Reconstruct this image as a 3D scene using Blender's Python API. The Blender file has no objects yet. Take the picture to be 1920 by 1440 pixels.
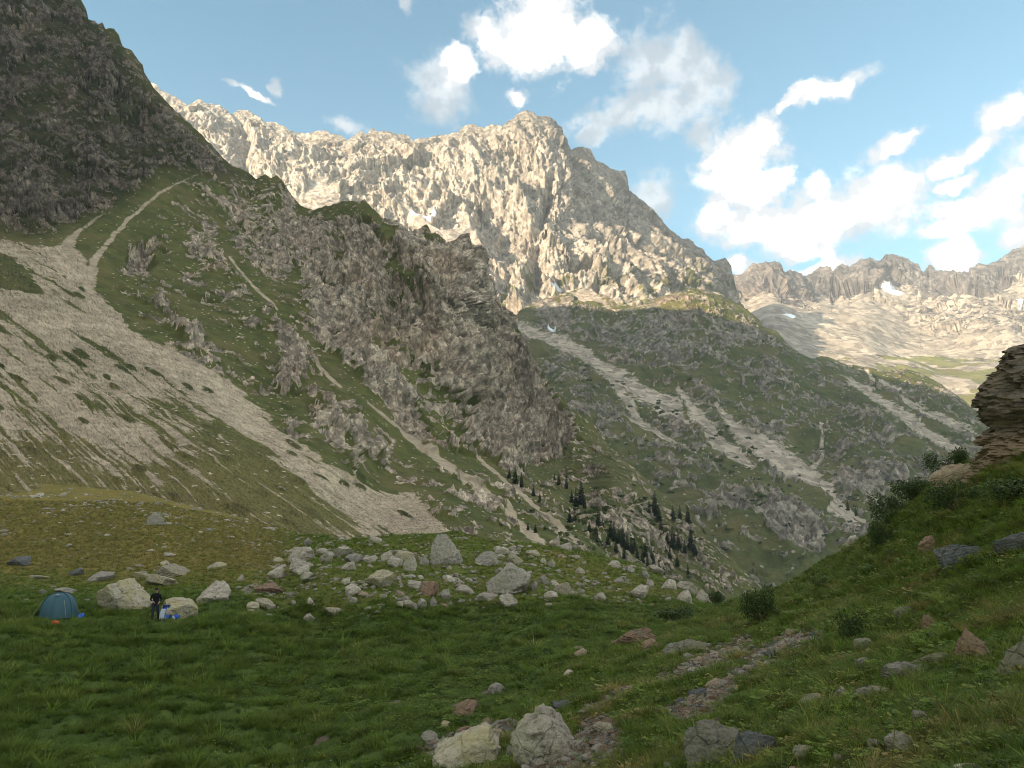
import bpy, bmesh, math, random
import numpy as np
from mathutils import Vector, Matrix

R = math.radians
random.seed(7)
rng = np.random.default_rng(7)
sc = bpy.context.scene
col = sc.collection

# ------------------------------------------------------------------ camera
F, PITCH = 1507.0, R(8.3)
CP, SP = math.cos(PITCH), math.sin(PITCH)
cam_d = bpy.data.cameras.new('camera')
cam_d.sensor_width = 36.0
cam_d.lens = 36.0 * F / 1920.0
cam_d.clip_start, cam_d.clip_end = 0.1, 40000
cam = bpy.data.objects.new('camera', cam_d)
col.objects.link(cam)
cam.rotation_euler = (R(90) + PITCH, 0, 0)
sc.camera = cam

# ------------------------------------------------------------------ sun, sky, exposure
SUN_EL = 22.0
SUN_AZ = -119.0          # degrees from +Y towards +X: behind the camera, to the left
sun_dir = Vector((math.sin(R(SUN_AZ)) * math.cos(R(SUN_EL)), math.cos(R(SUN_AZ)) * math.cos(R(SUN_EL)), math.sin(R(SUN_EL))))
sun_d = bpy.data.lights.new('sun', 'SUN')
sun_d.energy, sun_d.angle, sun_d.color = 2.8, R(0.5), (1.0, 0.83, 0.63)
sun = bpy.data.objects.new('sun', sun_d)
col.objects.link(sun)
sun.rotation_euler = sun_dir.to_track_quat('Z', 'Y').to_euler()

sc.view_settings.view_transform = 'Standard'
sc.view_settings.look = 'None'
sc.view_settings.exposure = 2.1
sc.view_settings.gamma = 1.0
sc.cycles.max_bounces = 4
sc.cycles.diffuse_bounces = 2
sc.cycles.glossy_bounces = 1
sc.cycles.transmission_bounces = 2
sc.cycles.transparent_max_bounces = 6
sc.cycles.volume_bounces = 0
sc.cycles.use_denoising = True
sc.cycles.filter_width = 1.0
sc.cycles.caustics_reflective = sc.cycles.caustics_refractive = False

world = bpy.data.worlds.new('World')
sc.world = world
world.use_nodes = True
wt = world.node_tree
wt.nodes.clear()


class NT:
    """small helper for node trees"""
    def __init__(s, tree):
        s.t = tree

    def n(s, typ, **kw):
        nd = s.t.nodes.new(typ)
        for k, v in kw.items():
            setattr(nd, k, v)
        return nd

    def put(s, sock, v):
        if v is None:
            return
        if hasattr(v, 'is_linked') or isinstance(v, bpy.types.NodeSocket):
            s.t.links.new(v, sock)
        elif isinstance(v, (tuple, list)) and sock.type == 'RGBA' and len(v) == 3:
            sock.default_value = (*v, 1)
        else:
            sock.default_value = v

    def math(s, op, a, b=None, c=None, clamp=False):
        nd = s.n('ShaderNodeMath', operation=op, use_clamp=clamp)
        for i, v in enumerate((a, b, c)):
            s.put(nd.inputs[i], v)
        return nd.outputs[0]

    def vmath(s, op, a, b=None, scale=None):
        nd = s.n('ShaderNodeVectorMath', operation=op)
        s.put(nd.inputs[0], a)
        s.put(nd.inputs[1], b)
        if scale is not None:
            s.put(nd.inputs['Scale'], scale)
        return nd.outputs['Value'] if op in ('LENGTH', 'DOT_PRODUCT', 'DISTANCE') else nd.outputs[0]

    def mix(s, fac, a, b, blend='MIX', clamp=False):
        nd = s.n('ShaderNodeMix', data_type='RGBA', blend_type=blend)
        nd.clamp_factor = True
        s.put(nd.inputs[0], fac)
        s.put(nd.inputs[6], a)
        s.put(nd.inputs[7], b)
        return nd.outputs[2]

    def ramp(s, v, lo, hi, a=0.0, b=1.0, smooth=True):
        nd = s.n('ShaderNodeMapRange', clamp=True)
        nd.interpolation_type = 'SMOOTHSTEP' if smooth else 'LINEAR'
        s.put(nd.inputs[0], v)
        for i, x in enumerate((lo, hi, a, b)):
            s.put(nd.inputs[i + 1], x)
        return nd.outputs[0]

    def noise(s, vec, scale, detail=4, rough=0.55, dist=0.0, out='Fac', typ='FBM'):
        nd = s.n('ShaderNodeTexNoise')
        s.put(nd.inputs['Vector'], vec)
        nd.inputs['Scale'].default_value = scale
        nd.inputs['Detail'].default_value = detail
        nd.inputs['Roughness'].default_value = rough
        nd.inputs['Distortion'].default_value = dist
        return nd.outputs[out]

    def voro(s, vec, scale, feature='F1', out='Distance', rnd=1.0):
        nd = s.n('ShaderNodeTexVoronoi', feature=feature)
        s.put(nd.inputs['Vector'], vec)
        nd.inputs['Scale'].default_value = scale
        nd.inputs['Randomness'].default_value = rnd
        return nd.outputs[out]


# --- sky with clouds
w = NT(wt)
sky = w.n('ShaderNodeTexSky', sky_type='NISHITA')
sky.sun_disc = False
sky.sun_elevation = R(SUN_EL)
sky.sun_rotation = R(SUN_AZ)
sky.altitude = 1800
sky.air_density, sky.dust_density, sky.ozone_density = 1.0, 1.2, 1.0
tc = w.n('ShaderNodeTexCoord')
dirv = w.vmath('NORMALIZE', tc.outputs['Generated'])
sp = w.n('ShaderNodeSeparateXYZ')
w.put(sp.inputs[0], dirv)
az = w.math('ARCTAN2', sp.outputs[0], sp.outputs[1])
el = w.math('ARCSINE', sp.outputs[2])


def azel(px, py):
    a, b = (px - 960) / F, (720 - py) / F
    x, y, z = a, CP - SP * b, SP + CP * b
    return math.atan2(x, y), math.atan2(z, math.hypot(x, y))


wa = w.noise(dirv, 14, 6, 0.64, out='Color')
warp = w.vmath('SCALE', w.vmath('SUBTRACT', wa, (0.5, 0.5, 0.5)), scale=0.05)
cxy = w.n('ShaderNodeCombineXYZ')
w.put(cxy.inputs[0], az)
w.put(cxy.inputs[1], el)
pos2 = w.vmath('MULTIPLY', w.vmath('ADD', cxy.outputs[0], warp), (1, 1, 0))


def blobs(lst):
    d = None
    for (px, py, rx, ry, ang) in lst:
        a, e = azel(px, py)
        m = w.n('ShaderNodeMapping', vector_type='TEXTURE')
        w.put(m.inputs[0], pos2)
        m.inputs['Location'].default_value = (a, e, 0)
        m.inputs['Rotation'].default_value = (0, 0, R(ang))
        m.inputs['Scale'].default_value = (rx / F, ry / F, 1)
        l = w.vmath('LENGTH', m.outputs[0])
        d = l if d is None else w.math('SMOOTH_MIN', d, l, 0.12)
    return d


BRIGHT = [(1000, 70, 88, 58, 8), (945, 88, 45, 32, 0), (1095, 85, 40, 40, 0), (1005, 22, 40, 30, 0),
          (862, 128, 30, 28, 0),
          (1560, 168, 62, 15, 10), (1490, 185, 36, 9, 25), (1385, 290, 60, 46, 25), (1430, 252, 30, 28, 40), (1340, 300, 26, 12, 0), (1410, 362, 60, 30, 12),
          (1345, 415, 26, 30, 0), (1440, 425, 95, 32, -4), (1540, 415, 90, 44, 10), (1640, 378, 80, 42, 15), (1535, 358, 24, 22, 0),
          (1690, 345, 30, 18, 10), (1675, 275, 36, 17, 20), (1695, 258, 30, 8, 15), (1785, 302, 36, 13, 18), (1825, 280, 28, 12, 22), (1790, 340, 28, 12, 12),
          (1880, 370, 66, 26, 18), (1800, 385, 36, 14, 8), (1785, 425, 48, 15, 3), (1790, 475, 40, 28, 15), (1890, 205, 34, 20, 20), (1915, 185, 24, 18, 20),
          (1910, 435, 26, 16, 0), (1485, 468, 30, 14, 0), (1545, 498, 60, 10, 0), (1385, 495, 18, 16, 0),
          (478, 180, 22, 6, -20), (972, 186, 17, 14, 0), (1990, 300, 60, 50, 0)]
GREY = [(830, 160, 55, 48, 0), (815, 195, 40, 26, 0), (1250, 120, 92, 52, -15), (1310, 165, 62, 46, 0), (1250, 190, 60, 40, 0),
        (1170, 200, 80, 24, 15), (1105, 245, 30, 14, 30), (1310, 240, 30, 26, 0), (1100, 100, 50, 30, 0),
        (765, 12, 13, 16, 0), (650, 235, 36, 12, 0), (895, 60, 24, 30, 0), (440, 162, 20, 5, -10), (515, 160, 8, 12, 0), (1030, 110, 40, 22, 0),
        (1620, 425, 90, 24, 5), (1380, 385, 40, 26, 0), (1850, 410, 60, 20, 0), (1225, 370, 40, 30, 0)]
dB, dG = blobs(BRIGHT), blobs(GREY)
fine = w.noise(dirv, 26, 6, 0.6)
fine2 = w.noise(dirv, 80, 6, 0.66)
edge = w.math('ADD', w.math('MULTIPLY', w.math('SUBTRACT', fine, 0.5), 2.4), w.math('MULTIPLY', w.math('SUBTRACT', fine2, 0.5), 1.6))
mB = w.ramp(w.math('ADD', dB, edge), 1.62, 0.72)
mG = w.math('MULTIPLY', w.ramp(w.math('ADD', dG, edge), 1.55, 0.45), 0.78)
# broken cumulus goes on unseen outside the frame, denser to raise the ambient light
gen = w.noise(w.vmath('MULTIPLY', dirv, (1, 1, 2.2)), 3.4, 8, 0.58)
away = w.ramp(w.math('ABSOLUTE', az), 0.66, 0.8)
high = w.ramp(el, 0.62, 0.75)
away = w.math('MAXIMUM', away, high)
mO = w.math('MULTIPLY', w.ramp(gen, 0.42, 0.56), away)
mOut = w.math('MULTIPLY', mO, w.ramp(el, 0.0, 0.08))
shade = w.noise(dirv, 11, 5, 0.6)
CL = 0.52
rel1 = w.noise(dirv, 20, 6, 0.6)
rel2 = w.noise(w.vmath('ADD', dirv, (-0.012, 0.0, 0.016)), 20, 6, 0.6)
rel = w.math('MULTIPLY', w.math('SUBTRACT', rel1, rel2), 3.2)
c_bright = w.mix(w.ramp(w.math('ADD', w.math('ADD', rel, w.math('MULTIPLY', shade, 0.7)), w.ramp(dB, 1.2, 0.3, -0.25, 0.45)), 0.1, 0.75), (CL * 0.38, CL * 0.405, CL * 0.43), (CL * 1.04, CL * 1.0, CL * 0.92))
c_out = w.mix(w.ramp(w.math('ADD', rel, shade), 0.25, 0.65), (CL * 0.38, CL * 0.405, CL * 0.43), (CL * 1.04, CL * 1.0, CL * 0.92))
c_grey = w.mix(w.ramp(w.math('ADD', rel, 0.5), 0.2, 0.85), (CL * 0.27, CL * 0.30, CL * 0.33), (CL * 0.44, CL * 0.46, CL * 0.475))
skyc = w.mix(1.0, sky.outputs[0], (0.040, 0.067, 0.060), 'MULTIPLY')
skyc = w.mix(w.ramp(el, 0.55, -0.02, 0.0, 0.35), skyc, (0.135, 0.18, 0.20))
c1 = w.mix(mG, skyc, c_grey)
c2 = w.mix(mB, c1, c_bright)
c3 = w.mix(w.math('MULTIPLY', mOut, 0.9), c2, c_out)
bg = w.n('ShaderNodeBackground')
w.put(bg.inputs[0], c3)
bg.inputs[1].default_value = 1.0
wo = w.n('ShaderNodeOutputWorld')
wt.links.new(bg.outputs[0], wo.inputs[0])
world.cycles.sampling_method = 'MANUAL'
world.cycles.sample_map_resolution = 512


# ------------------------------------------------------------------ numeric noise
def _hash(ix, iy, iz, seed):
    h = ix.astype(np.uint32) * np.uint32(374761393) + iy.astype(np.uint32) * np.uint32(668265263) \
        + iz.astype(np.uint32) * np.uint32(2246822519) + np.uint32((seed * 3266489917) & 0xffffffff)
    h ^= h >> np.uint32(15)
    h *= np.uint32(2246822519)
    h ^= h >> np.uint32(13)
    h *= np.uint32(3266489917)
    h ^= h >> np.uint32(16)
    return h


_g = rng.normal(size=(32, 3))
_g = (_g / np.linalg.norm(_g, axis=1)[:, None]).astype(np.float32)
_GX, _GY, _GZ = (np.ascontiguousarray(_g[:, i]) for i in range(3))


def perlin(p, seed=0):
    p = np.asarray(p, np.float32)
    fl = np.floor(p)
    i = fl.astype(np.int64)
    f = p - fl
    x, y, z = f[..., 0], f[..., 1], f[..., 2]
    u, v, t = (q * q * q * (q * (q * 6 - 15) + 10) for q in (x, y, z))
    out = np.zeros(x.shape, np.float32)
    for a in (0, 1):
        wx = u if a else 1 - u
        for b in (0, 1):
            wy = wx * (v if b else 1 - v)
            for c in (0, 1):
                k = (_hash(i[..., 0] + a, i[..., 1] + b, i[..., 2] + c, seed) & np.uint32(31)).astype(np.int64)
                out += wy * (t if c else 1 - t) * (_GX[k] * (x - a) + _GY[k] * (y - b) + _GZ[k] * (z - c))
    return out * 1.6


def fbm(p, octaves=4, seed=0, gain=0.5, lac=2.03):
    s, a, tot = 0, 1.0, 0
    q = np.asarray(p, np.float32)
    for o in range(octaves):
        s = s + a * perlin(q, seed + o * 17)
        tot += a
        a *= gain
        q = q * lac + 7.3
    return s / tot


def ridged(p, octaves=4, seed=0, gain=0.55, lac=2.07):
    s, a, tot = 0, 1.0, 0
    q = np.asarray(p, np.float32)
    for o in range(octaves):
        s = s + a * (1 - np.abs(perlin(q, seed + o * 13)) * 1.8)
        tot += a
        a *= gain
        q = q * lac + 3.1
    return s / tot


def facet(p, seed=0, tilt=0.9):
    """blocky relief: every Voronoi cell is a tilted plane of its own height"""
    p = np.asarray(p, np.float32)
    fl = np.floor(p)
    i = fl.astype(np.int64)
    f = p - fl
    best = np.full(p.shape[:-1], 9.0, np.float32)
    bh = np.zeros(p.shape[:-1], np.uint32)
    bo = np.zeros(p.shape, np.float32)
    sc10 = np.float32(1 / 1023.0)
    for a in (-1, 0, 1):
        for b in (-1, 0, 1):
            for c in (-1, 0, 1):
                h = _hash(i[..., 0] + a, i[..., 1] + b, i[..., 2] + c, seed)
                ox = f[..., 0] - (a + (h & np.uint32(1023)).astype(np.float32) * sc10)
                oy = f[..., 1] - (b + ((h >> np.uint32(10)) & np.uint32(1023)).astype(np.float32) * sc10)
                oz = f[..., 2] - (c + ((h >> np.uint32(20)) & np.uint32(1023)).astype(np.float32) * sc10)
                d = ox * ox + oy * oy + oz * oz
                m = d < best
                best = np.where(m, d, best)
                bh = np.where(m, h, bh)
                bo[..., 0] = np.where(m, ox, bo[..., 0])
                bo[..., 1] = np.where(m, oy, bo[..., 1])
                bo[..., 2] = np.where(m, oz, bo[..., 2])
    h2 = _hash(bh.astype(np.int64), bh.astype(np.int64) * 0, bh.astype(np.int64) * 0, seed + 5)
    k = (h2 & np.uint32(31)).astype(np.int64)
    rnd = ((h2 >> np.uint32(8)) & np.uint32(1023)).astype(np.float32) * sc10
    return (rnd - 0.5) + tilt * (_GX[k] * bo[..., 0] + _GY[k] * bo[..., 1] + _GZ[k] * bo[..., 2]), rnd


def sstep(x, a, b):
    t = np.clip((x - a) / (b - a), 0, 1)
    return t * t * (3 - 2 * t)


# ------------------------------------------------------------------ survey of the place: bearing + distance -> point
def slope_xz(px, py):
    a, b = (np.asarray(px, float) - 960) / F, (720 - np.asarray(py, float)) / F
    y = CP - SP * b
    return a / y, (SP + CP * b) / y


def at(px, py, D):
    sx, sz = slope_xz(px, py)
    D = np.asarray(D, float)
    return np.stack([sx * D, D + 0 * sx, sz * D], -1)


def poly_sd(px, py, poly):
    """signed distance to a polygon, positive inside"""
    inside = np.zeros(px.shape, bool)
    d2 = np.full(px.shape, 1e12)
    n = len(poly)
    for k in range(n):
        x0, y0 = poly[k]
        x1, y1 = poly[(k + 1) % n]
        ex, ey = x1 - x0, y1 - y0
        t = np.clip(((px - x0) * ex + (py - y0) * ey) / (ex * ex + ey * ey + 1e-9), 0, 1)
        d2 = np.minimum(d2, (px - x0 - t * ex) ** 2 + (py - y0 - t * ey) ** 2)
        if y0 != y1:
            c = ((y0 > py) != (y1 > py)) & (px < (x1 - x0) * (py - y0) / (y1 - y0) + x0)
            inside ^= c
    d = np.sqrt(d2)
    return np.where(inside, d, -d)


def poly_mask(px, py, poly, soft=12.0):
    return np.clip(0.5 + poly_sd(px, py, poly) / (2 * soft), 0, 1)


def line_mask(px, py, pts, soft=0.5):
    """pts: (x, y, half width)"""
    m = np.zeros(px.shape)
    for k in range(len(pts) - 1):
        x0, y0, w0 = pts[k]
        x1, y1, w1 = pts[k + 1]
        ex, ey = x1 - x0, y1 - y0
        t = np.clip(((px - x0) * ex + (py - y0) * ey) / (ex * ex + ey * ey + 1e-9), 0, 1)
        d = np.hypot(px - x0 - t * ex, py - y0 - t * ey)
        ww = w0 + (w1 - w0) * t
        m = np.maximum(m, np.clip((ww * (1 + soft) - d) / (2 * soft * ww), 0, 1))
    return m


def tps(points):
    """thin-plate surface of log distance over bearing"""
    pts = np.array([(p[0] / 500.0, p[1] / 500.0) for p in points])
    val = np.log(np.array([p[2] for p in points]))
    n = len(pts)
    r2 = ((pts[:, None] - pts[None]) ** 2).sum(-1)
    K = 0.5 * r2 * np.log(r2 + 1e-12) + np.eye(n) * 2e-4
    Pm = np.c_[np.ones(n), pts]
    A = np.block([[K, Pm], [Pm.T, np.zeros((3, 3))]])
    sol = np.linalg.solve(A, np.r_[val, 0, 0, 0])

    def f(px, py):
        x, y = np.asarray(px) / 500.0, np.asarray(py) / 500.0
        o = sol[n] + sol[n + 1] * x + sol[n + 2] * y
        for k in range(n):
            q = (x - pts[k, 0]) ** 2 + (y - pts[k, 1]) ** 2
            o = o + sol[k] * 0.5 * q * np.log(q + 1e-12)
        return np.exp(o)
    return f


def polyline(pts):
    xs = np.array([p[0] for p in pts], float)
    ys = np.array([p[1] for p in pts], float)
    return lambda x: np.interp(x, xs, ys)


def normals(P):
    du = np.gradient(P, axis=1)
    dv = np.gradient(P, axis=0)
    N = np.cross(du, dv)
    N /= np.linalg.norm(N, axis=-1, keepdims=True) + 1e-9
    s = np.sign((N * -P).sum(-1, keepdims=True))
    s[s == 0] = 1
    return N * s


def grid_mesh(name, P, attr, mat, smooth=True, flip=False):
    nv, nu = P.shape[:2]
    me = bpy.data.meshes.new(name)
    V = P.reshape(-1, 3).astype(np.float32)
    idx = np.arange(nv * nu).reshape(nv, nu)
    q = np.stack([idx[:-1, :-1], idx[1:, :-1], idx[1:, 1:], idx[:-1, 1:]], -1).reshape(-1, 4)
    if flip:
        q = q[:, ::-1]
    me.vertices.add(len(V))
    me.vertices.foreach_set('co', V.ravel())
    me.loops.add(q.size)
    me.loops.foreach_set('vertex_index', q.ravel().astype(np.int32))
    me.polygons.add(len(q))
    me.polygons.foreach_set('loop_start', np.arange(0, q.size, 4, dtype=np.int32))
    me.polygons.foreach_set('use_smooth', np.full(len(q), smooth))
    me.update(calc_edges=True)
    for k, arr in attr.items():
        a = me.attributes.new(k, 'FLOAT', 'POINT')
        a.data.foreach_set('value', np.ascontiguousarray(arr, dtype=np.float32).ravel())
    me.materials.append(mat)
    o = bpy.data.objects.new(name, me)
    col.objects.link(o)
    return o


def back_rows(P, attr, n, step, fall):
    """carry a crest over into the slope behind it"""
    r = P[0]
    h = r.copy()
    h[:, 2] = 0
    h /= np.linalg.norm(h, axis=1, keepdims=True)
    rows = []
    for k in range(n, 0, -1):
        t = step * k ** 1.35
        q = r + h * t
        q[:, 2] -= fall * t + 0.15 * step * fbm(q / (step * 3), 2, 5)
        rows.append(q)
    P2 = np.concatenate([np.array(rows), P], 0)
    A2 = {k: np.concatenate([np.repeat(v[:1], n, 0), v], 0) for k, v in attr.items()}
    return P2, A2


# ------------------------------------------------------------------ materials
def attr_node(m, name):
    a = m.n('ShaderNodeAttribute', attribute_type='GEOMETRY')
    a.attribute_name = name
    return a.outputs['Fac']


def new_mat(name):
    mt = bpy.data.materials.new(name)
    mt.use_nodes = True
    mt.node_tree.nodes.clear()
    m = NT(mt.node_tree)
    bs = m.n('ShaderNodeBsdfPrincipled')
    bs.inputs['Specular IOR Level'].default_value = 0.15
    bs.inputs['Roughness'].default_value = 0.9
    out = m.n('ShaderNodeOutputMaterial')
    m.t.links.new(bs.outputs[0], out.inputs[0])
    return mt, m, bs


def terrain_mat(name, unit, rock_a, rock_b, rock_c, grass_a, grass_b, scree_a, scree_b, warm=(0.3, 0.2, 0.14), bump=1.0, crack=0.92, stones=0.92, scree_var=1.0, micro=0.8):
    """rock, turf and scree, mixed by surveyed masks; unit = size in metres of the finest grain"""
    mt, m, bs = new_mat(name)
    geo = m.n('ShaderNodeNewGeometry')
    pos = geo.outputs['Position']
    g, s, w_, tone = (attr_node(m, k) for k in ('grass', 'scree', 'snow', 'tone'))
    n0 = m.noise(pos, 1 / (unit * 60), 4, 0.6)
    n1 = m.noise(pos, 1 / (unit * 9), 5, 0.62)
    n2 = m.noise(pos, 1 / (unit * 2.2), 4, 0.65)
    v1 = m.voro(pos, 1 / (unit * 3.2), out='Color')
    sepv = m.n('ShaderNodeSeparateColor')
    m.put(sepv.inputs[0], v1)
    vr = sepv.outputs[0]
    stre = m.noise(m.vmath('MULTIPLY', pos, (1, 1, 0.22)), 1 / (unit * 5), 4, 0.65)
    rk = m.mix(m.ramp(n1, 0.3, 0.7), rock_a, rock_b)
    rk = m.mix(m.math('MULTIPLY', m.ramp(stre, 0.52, 0.72), 0.75), rk, rock_c)
    rk = m.mix(m.math('MULTIPLY', m.ramp(n0, 0.5, 0.7), 0.6), rk, warm)
    rk = m.mix(0.85, rk, m.mix(vr, (0.55, 0.55, 0.55), (1.5, 1.48, 1.45)), 'MULTIPLY')
    rk = m.mix(micro, rk, m.mix(m.ramp(n2, 0.3, 0.7), (0.6, 0.6, 0.6), (1.6, 1.58, 1.55)), 'MULTIPLY')
    wp = m.vmath('ADD', m.vmath('MULTIPLY', pos, (1, 1, 0.6)), m.vmath('SCALE', m.vmath('SUBTRACT', m.noise(pos, 1 / (unit * 6), 3, 0.6, out='Color'), (0.5, 0.5, 0.5)), scale=unit * 9))
    c1_ = m.ramp(m.voro(m.vmath('MULTIPLY', wp, (1, 1, 0.6)), 1 / (unit * 8.5), 'DISTANCE_TO_EDGE'), 0.0, 0.17, 0.12, 1.0)
    c2_ = m.ramp(m.voro(wp, 1 / (unit * 2.8), 'DISTANCE_TO_EDGE'), 0.0, 0.2, 0.3, 1.0)
    crk = m.n('ShaderNodeCombineColor')
    for i in range(3):
        m.put(crk.inputs[i], m.math('MULTIPLY', c1_, c2_))
    rk = m.mix(crack, rk, crk.outputs[0], 'MULTIPLY')  # dark cracks: dirt and lichen, with their shade multiplied into the colour
    gr = m.mix(m.ramp(n1, 0.35, 0.68), grass_a, grass_b)
    gr = m.mix(0.5, gr, m.mix(n2, (0.45, 0.45, 0.45), (1.5, 1.5, 1.5)), 'MULTIPLY')
    gr = m.mix(attr_node(m, 'yellow'), gr, m.mix(n2, (0.10, 0.088, 0.026), (0.21, 0.17, 0.06)))
    gr = m.mix(m.math('MULTIPLY', m.ramp(m.noise(pos, 1 / (unit * 24), 5, 0.65), 0.46, 0.64), 0.6), gr, (0.15, 0.118, 0.045))
    sv = m.n('ShaderNodeTexVoronoi', feature='F1')
    m.put(sv.inputs['Vector'], pos)
    sv.inputs['Scale'].default_value = 1 / (unit * 1.7)
    ssp = m.n('ShaderNodeSeparateColor')
    m.put(ssp.inputs[0], sv.outputs['Color'])
    stn = m.math('MULTIPLY', m.ramp(ssp.outputs[1], stones, stones + 0.03), m.ramp(sv.outputs['Distance'], 0.42, 0.3))
    gr = m.mix(stn, gr, rock_b)
    sr = m.mix(m.ramp(n1, 0.35, 0.65), scree_a, scree_b)
    sr = m.mix(0.8 * scree_var, sr, m.mix(vr, (0.5, 0.5, 0.5), (1.5, 1.5, 1.5)), 'MULTIPLY')
    sr = m.mix(0.7 * scree_var, sr, m.mix(n2, (0.45, 0.45, 0.42), (1.55, 1.55, 1.55)), 'MULTIPLY')
    jit = m.math('MULTIPLY', m.math('SUBTRACT', n2, 0.5), 0.9)
    jit2 = m.math('ADD', jit, m.math('MULTIPLY', m.math('SUBTRACT', vr, 0.5), 0.25))
    c = m.mix(m.ramp(m.math('ADD', g, jit2), 0.42, 0.58), rk, gr)
    c = m.mix(m.ramp(m.math('ADD', s, m.math('MULTIPLY', jit2, scree_var)), 0.4, 0.62), c, sr)
    c = m.mix(m.ramp(m.math('ADD', w_, jit), 0.45, 0.55), c, (0.8, 0.82, 0.84))
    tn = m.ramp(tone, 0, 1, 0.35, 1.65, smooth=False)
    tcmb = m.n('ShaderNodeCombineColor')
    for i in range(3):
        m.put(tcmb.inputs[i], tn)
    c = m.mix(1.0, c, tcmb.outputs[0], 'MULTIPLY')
    m.put(bs.inputs['Base Color'], c)
    hgt = m.math('ADD', m.math('MULTIPLY', n2, 0.6), m.math('ADD', m.math('MULTIPLY', vr, 0.5), m.math('MULTIPLY', stre, 0.8)))
    bp = m.n('ShaderNodeBump')
    bp.inputs['Strength'].default_value = 0.75 * bump
    bp.inputs['Distance'].default_value = unit * 1.6
    m.put(bp.inputs['Height'], hgt)
    m.t.links.new(bp.outputs[0], bs.inputs['Normal'])
    return mt


QUALITY = 1.0
HAZE = 0.00007


def nres(n):
    return int(n * QUALITY)


def tag(o, label=None, cat=None, group=None, kind=None):
    for k, v in (('label', label), ('category', cat), ('group', group), ('kind', kind)):
        if v:
            o[k] = v
    return o


def jag(px, amp, seed):
    q = np.stack([px / 22.0, px * 0 + seed, px * 0], -1)
    return amp * (fbm(q, 4, seed, 0.6) - 0.5 * np.abs(perlin(np.stack([px / 9.0, px * 0 + 3.3, px * 0], -1), seed)))


def columns(x0, x1, nu, top, bot, nv, vpow=1.0, jagamp=0, seed=1):
    px = np.linspace(x0, x1, nu)
    tp = top(px) + jag(px, jagamp, seed)
    bt = np.maximum(bot(px), tp + 4)
    v = np.linspace(0, 1, nv) ** vpow
    PX = np.repeat(px[None], nv, 0)
    PY = tp[None] + (bt - tp)[None] * v[:, None]
    return PX, PY


# ================================================================== A: the sunlit main wall
A_SKY = [(150, 120), (230, 140), (287, 153), (302, 167), (313, 172), (328, 182), (352, 197), (372, 184), (388, 197), (397, 195), (418, 202), (432, 218),
         (447, 207), (463, 206), (483, 217), (500, 230), (517, 230), (540, 247), (573, 248), (613, 245), (620, 252), (640, 254), (650, 262), (678, 247),
         (685, 252), (699, 243), (707, 248), (720, 246), (737, 252), (753, 250), (765, 252), (775, 263), (783, 260), (817, 252), (853, 247), (858, 248),
         (867, 238), (887, 232), (907, 235), (937, 233), (943, 237), (960, 223), (973, 212), (983, 209), (1002, 217), (1008, 220), (1025, 215), (1043, 223),
         (1057, 237), (1059, 252), (1068, 258), (1075, 277), (1082, 275), (1095, 272), (1110, 280), (1120, 297), (1140, 313), (1160, 322), (1170, 322),
         (1176, 337), (1178, 357), (1193, 367), (1213, 383), (1232, 403), (1250, 420), (1280, 443), (1293, 447), (1313, 462), (1327, 477), (1340, 487),
         (1358, 487), (1368, 497), (1374, 517), (1381, 543), (1390, 570), (1420, 610)]
A_BOT = [(150, 420), (400, 400), (700, 470), (860, 560), (930, 640), (1100, 650), (1300, 650), (1420, 650)]
A_D = tps([(150, 120, 3100), (290, 155, 2950), (430, 215, 2850), (560, 248, 2750), (700, 245, 2700), (850, 248, 2680), (985, 209, 2700), (1060, 240, 2720),
           (1120, 297, 2800), (1180, 357, 2920), (1280, 443, 2960), (1370, 500, 3000), (1420, 610, 2900),
           (400, 300, 2450), (300, 300, 2600), (560, 330, 2350), (640, 360, 2250), (700, 330, 2400), (780, 400, 2180), (860, 430, 2120), (860, 330, 2380),
           (985, 320, 2400), (1000, 400, 2200), (1060, 350, 2330), (1010, 480, 2060), (930, 480, 2080), (930, 600, 1850), (1100, 450, 2160), (1180, 450, 2330),
           (1250, 500, 2350), (1100, 560, 1900), (1250, 560, 2050), (1340, 560, 2350), (700, 470, 2050), (400, 400, 2250), (150, 420, 2500), (1300, 650, 1950)])
PX, PY = columns(150, 1420, nres(900), polyline(A_SKY), polyline(A_BOT), nres(330), 1.0, 5.0, 3)
D = A_D(PX, PY)
P = at(PX, PY, D)
N = normals(P)
dtop = PY - PY[:1]
fade = 0.22 + 0.78 * sstep(dtop, 0, 45)
# buttresses and gullies run down the wall, leaning slightly
U = np.stack([P[..., 0] + 0.25 * P[..., 2], P[..., 1] * 0.6, P[..., 2] * 0.13], -1)
big = ridged(U / 190 + 0.25 * fbm(P / 260, 3, 71)[..., None], 4, 21)
big3 = ridged(U / 24 + 0.3 * fbm(P / 40, 2, 74)[..., None], 3, 23)
big2 = ridged(U / 62 + 0.3 * fbm(P / 90, 2, 73)[..., None], 3, 22)
f0, r0 = facet((P + 30 * fbm(P / 60, 2, 35)[..., None]) * np.array([1, 0.8, 0.42]) / 120, 36, 1.0)
f1, r1 = facet(P * np.array([1, 1, 0.75]) / 42, 31)
f3, r3 = facet(P / 9, 34)
f2, r2 = facet(P * np.array([1, 1, 0.8]) / 19, 32)
fb = fbm(P / 14, 3, 33)
gulm = line_mask(PX, PY, [(1035, 330, 5), (1020, 380, 7), (1012, 420, 8), (1005, 470, 9), (1000, 540, 10)], 1.0)
gulm = np.maximum(gulm, line_mask(PX, PY, [(440, 215, 4), (470, 260, 6), (455, 300, 8)], 1.0))
gulm = np.maximum(gulm, line_mask(PX, PY, [(1068, 262, 4), (1080, 330, 8), (1110, 400, 10), (1150, 470, 10), (1170, 540, 8)], 1.0))
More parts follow.
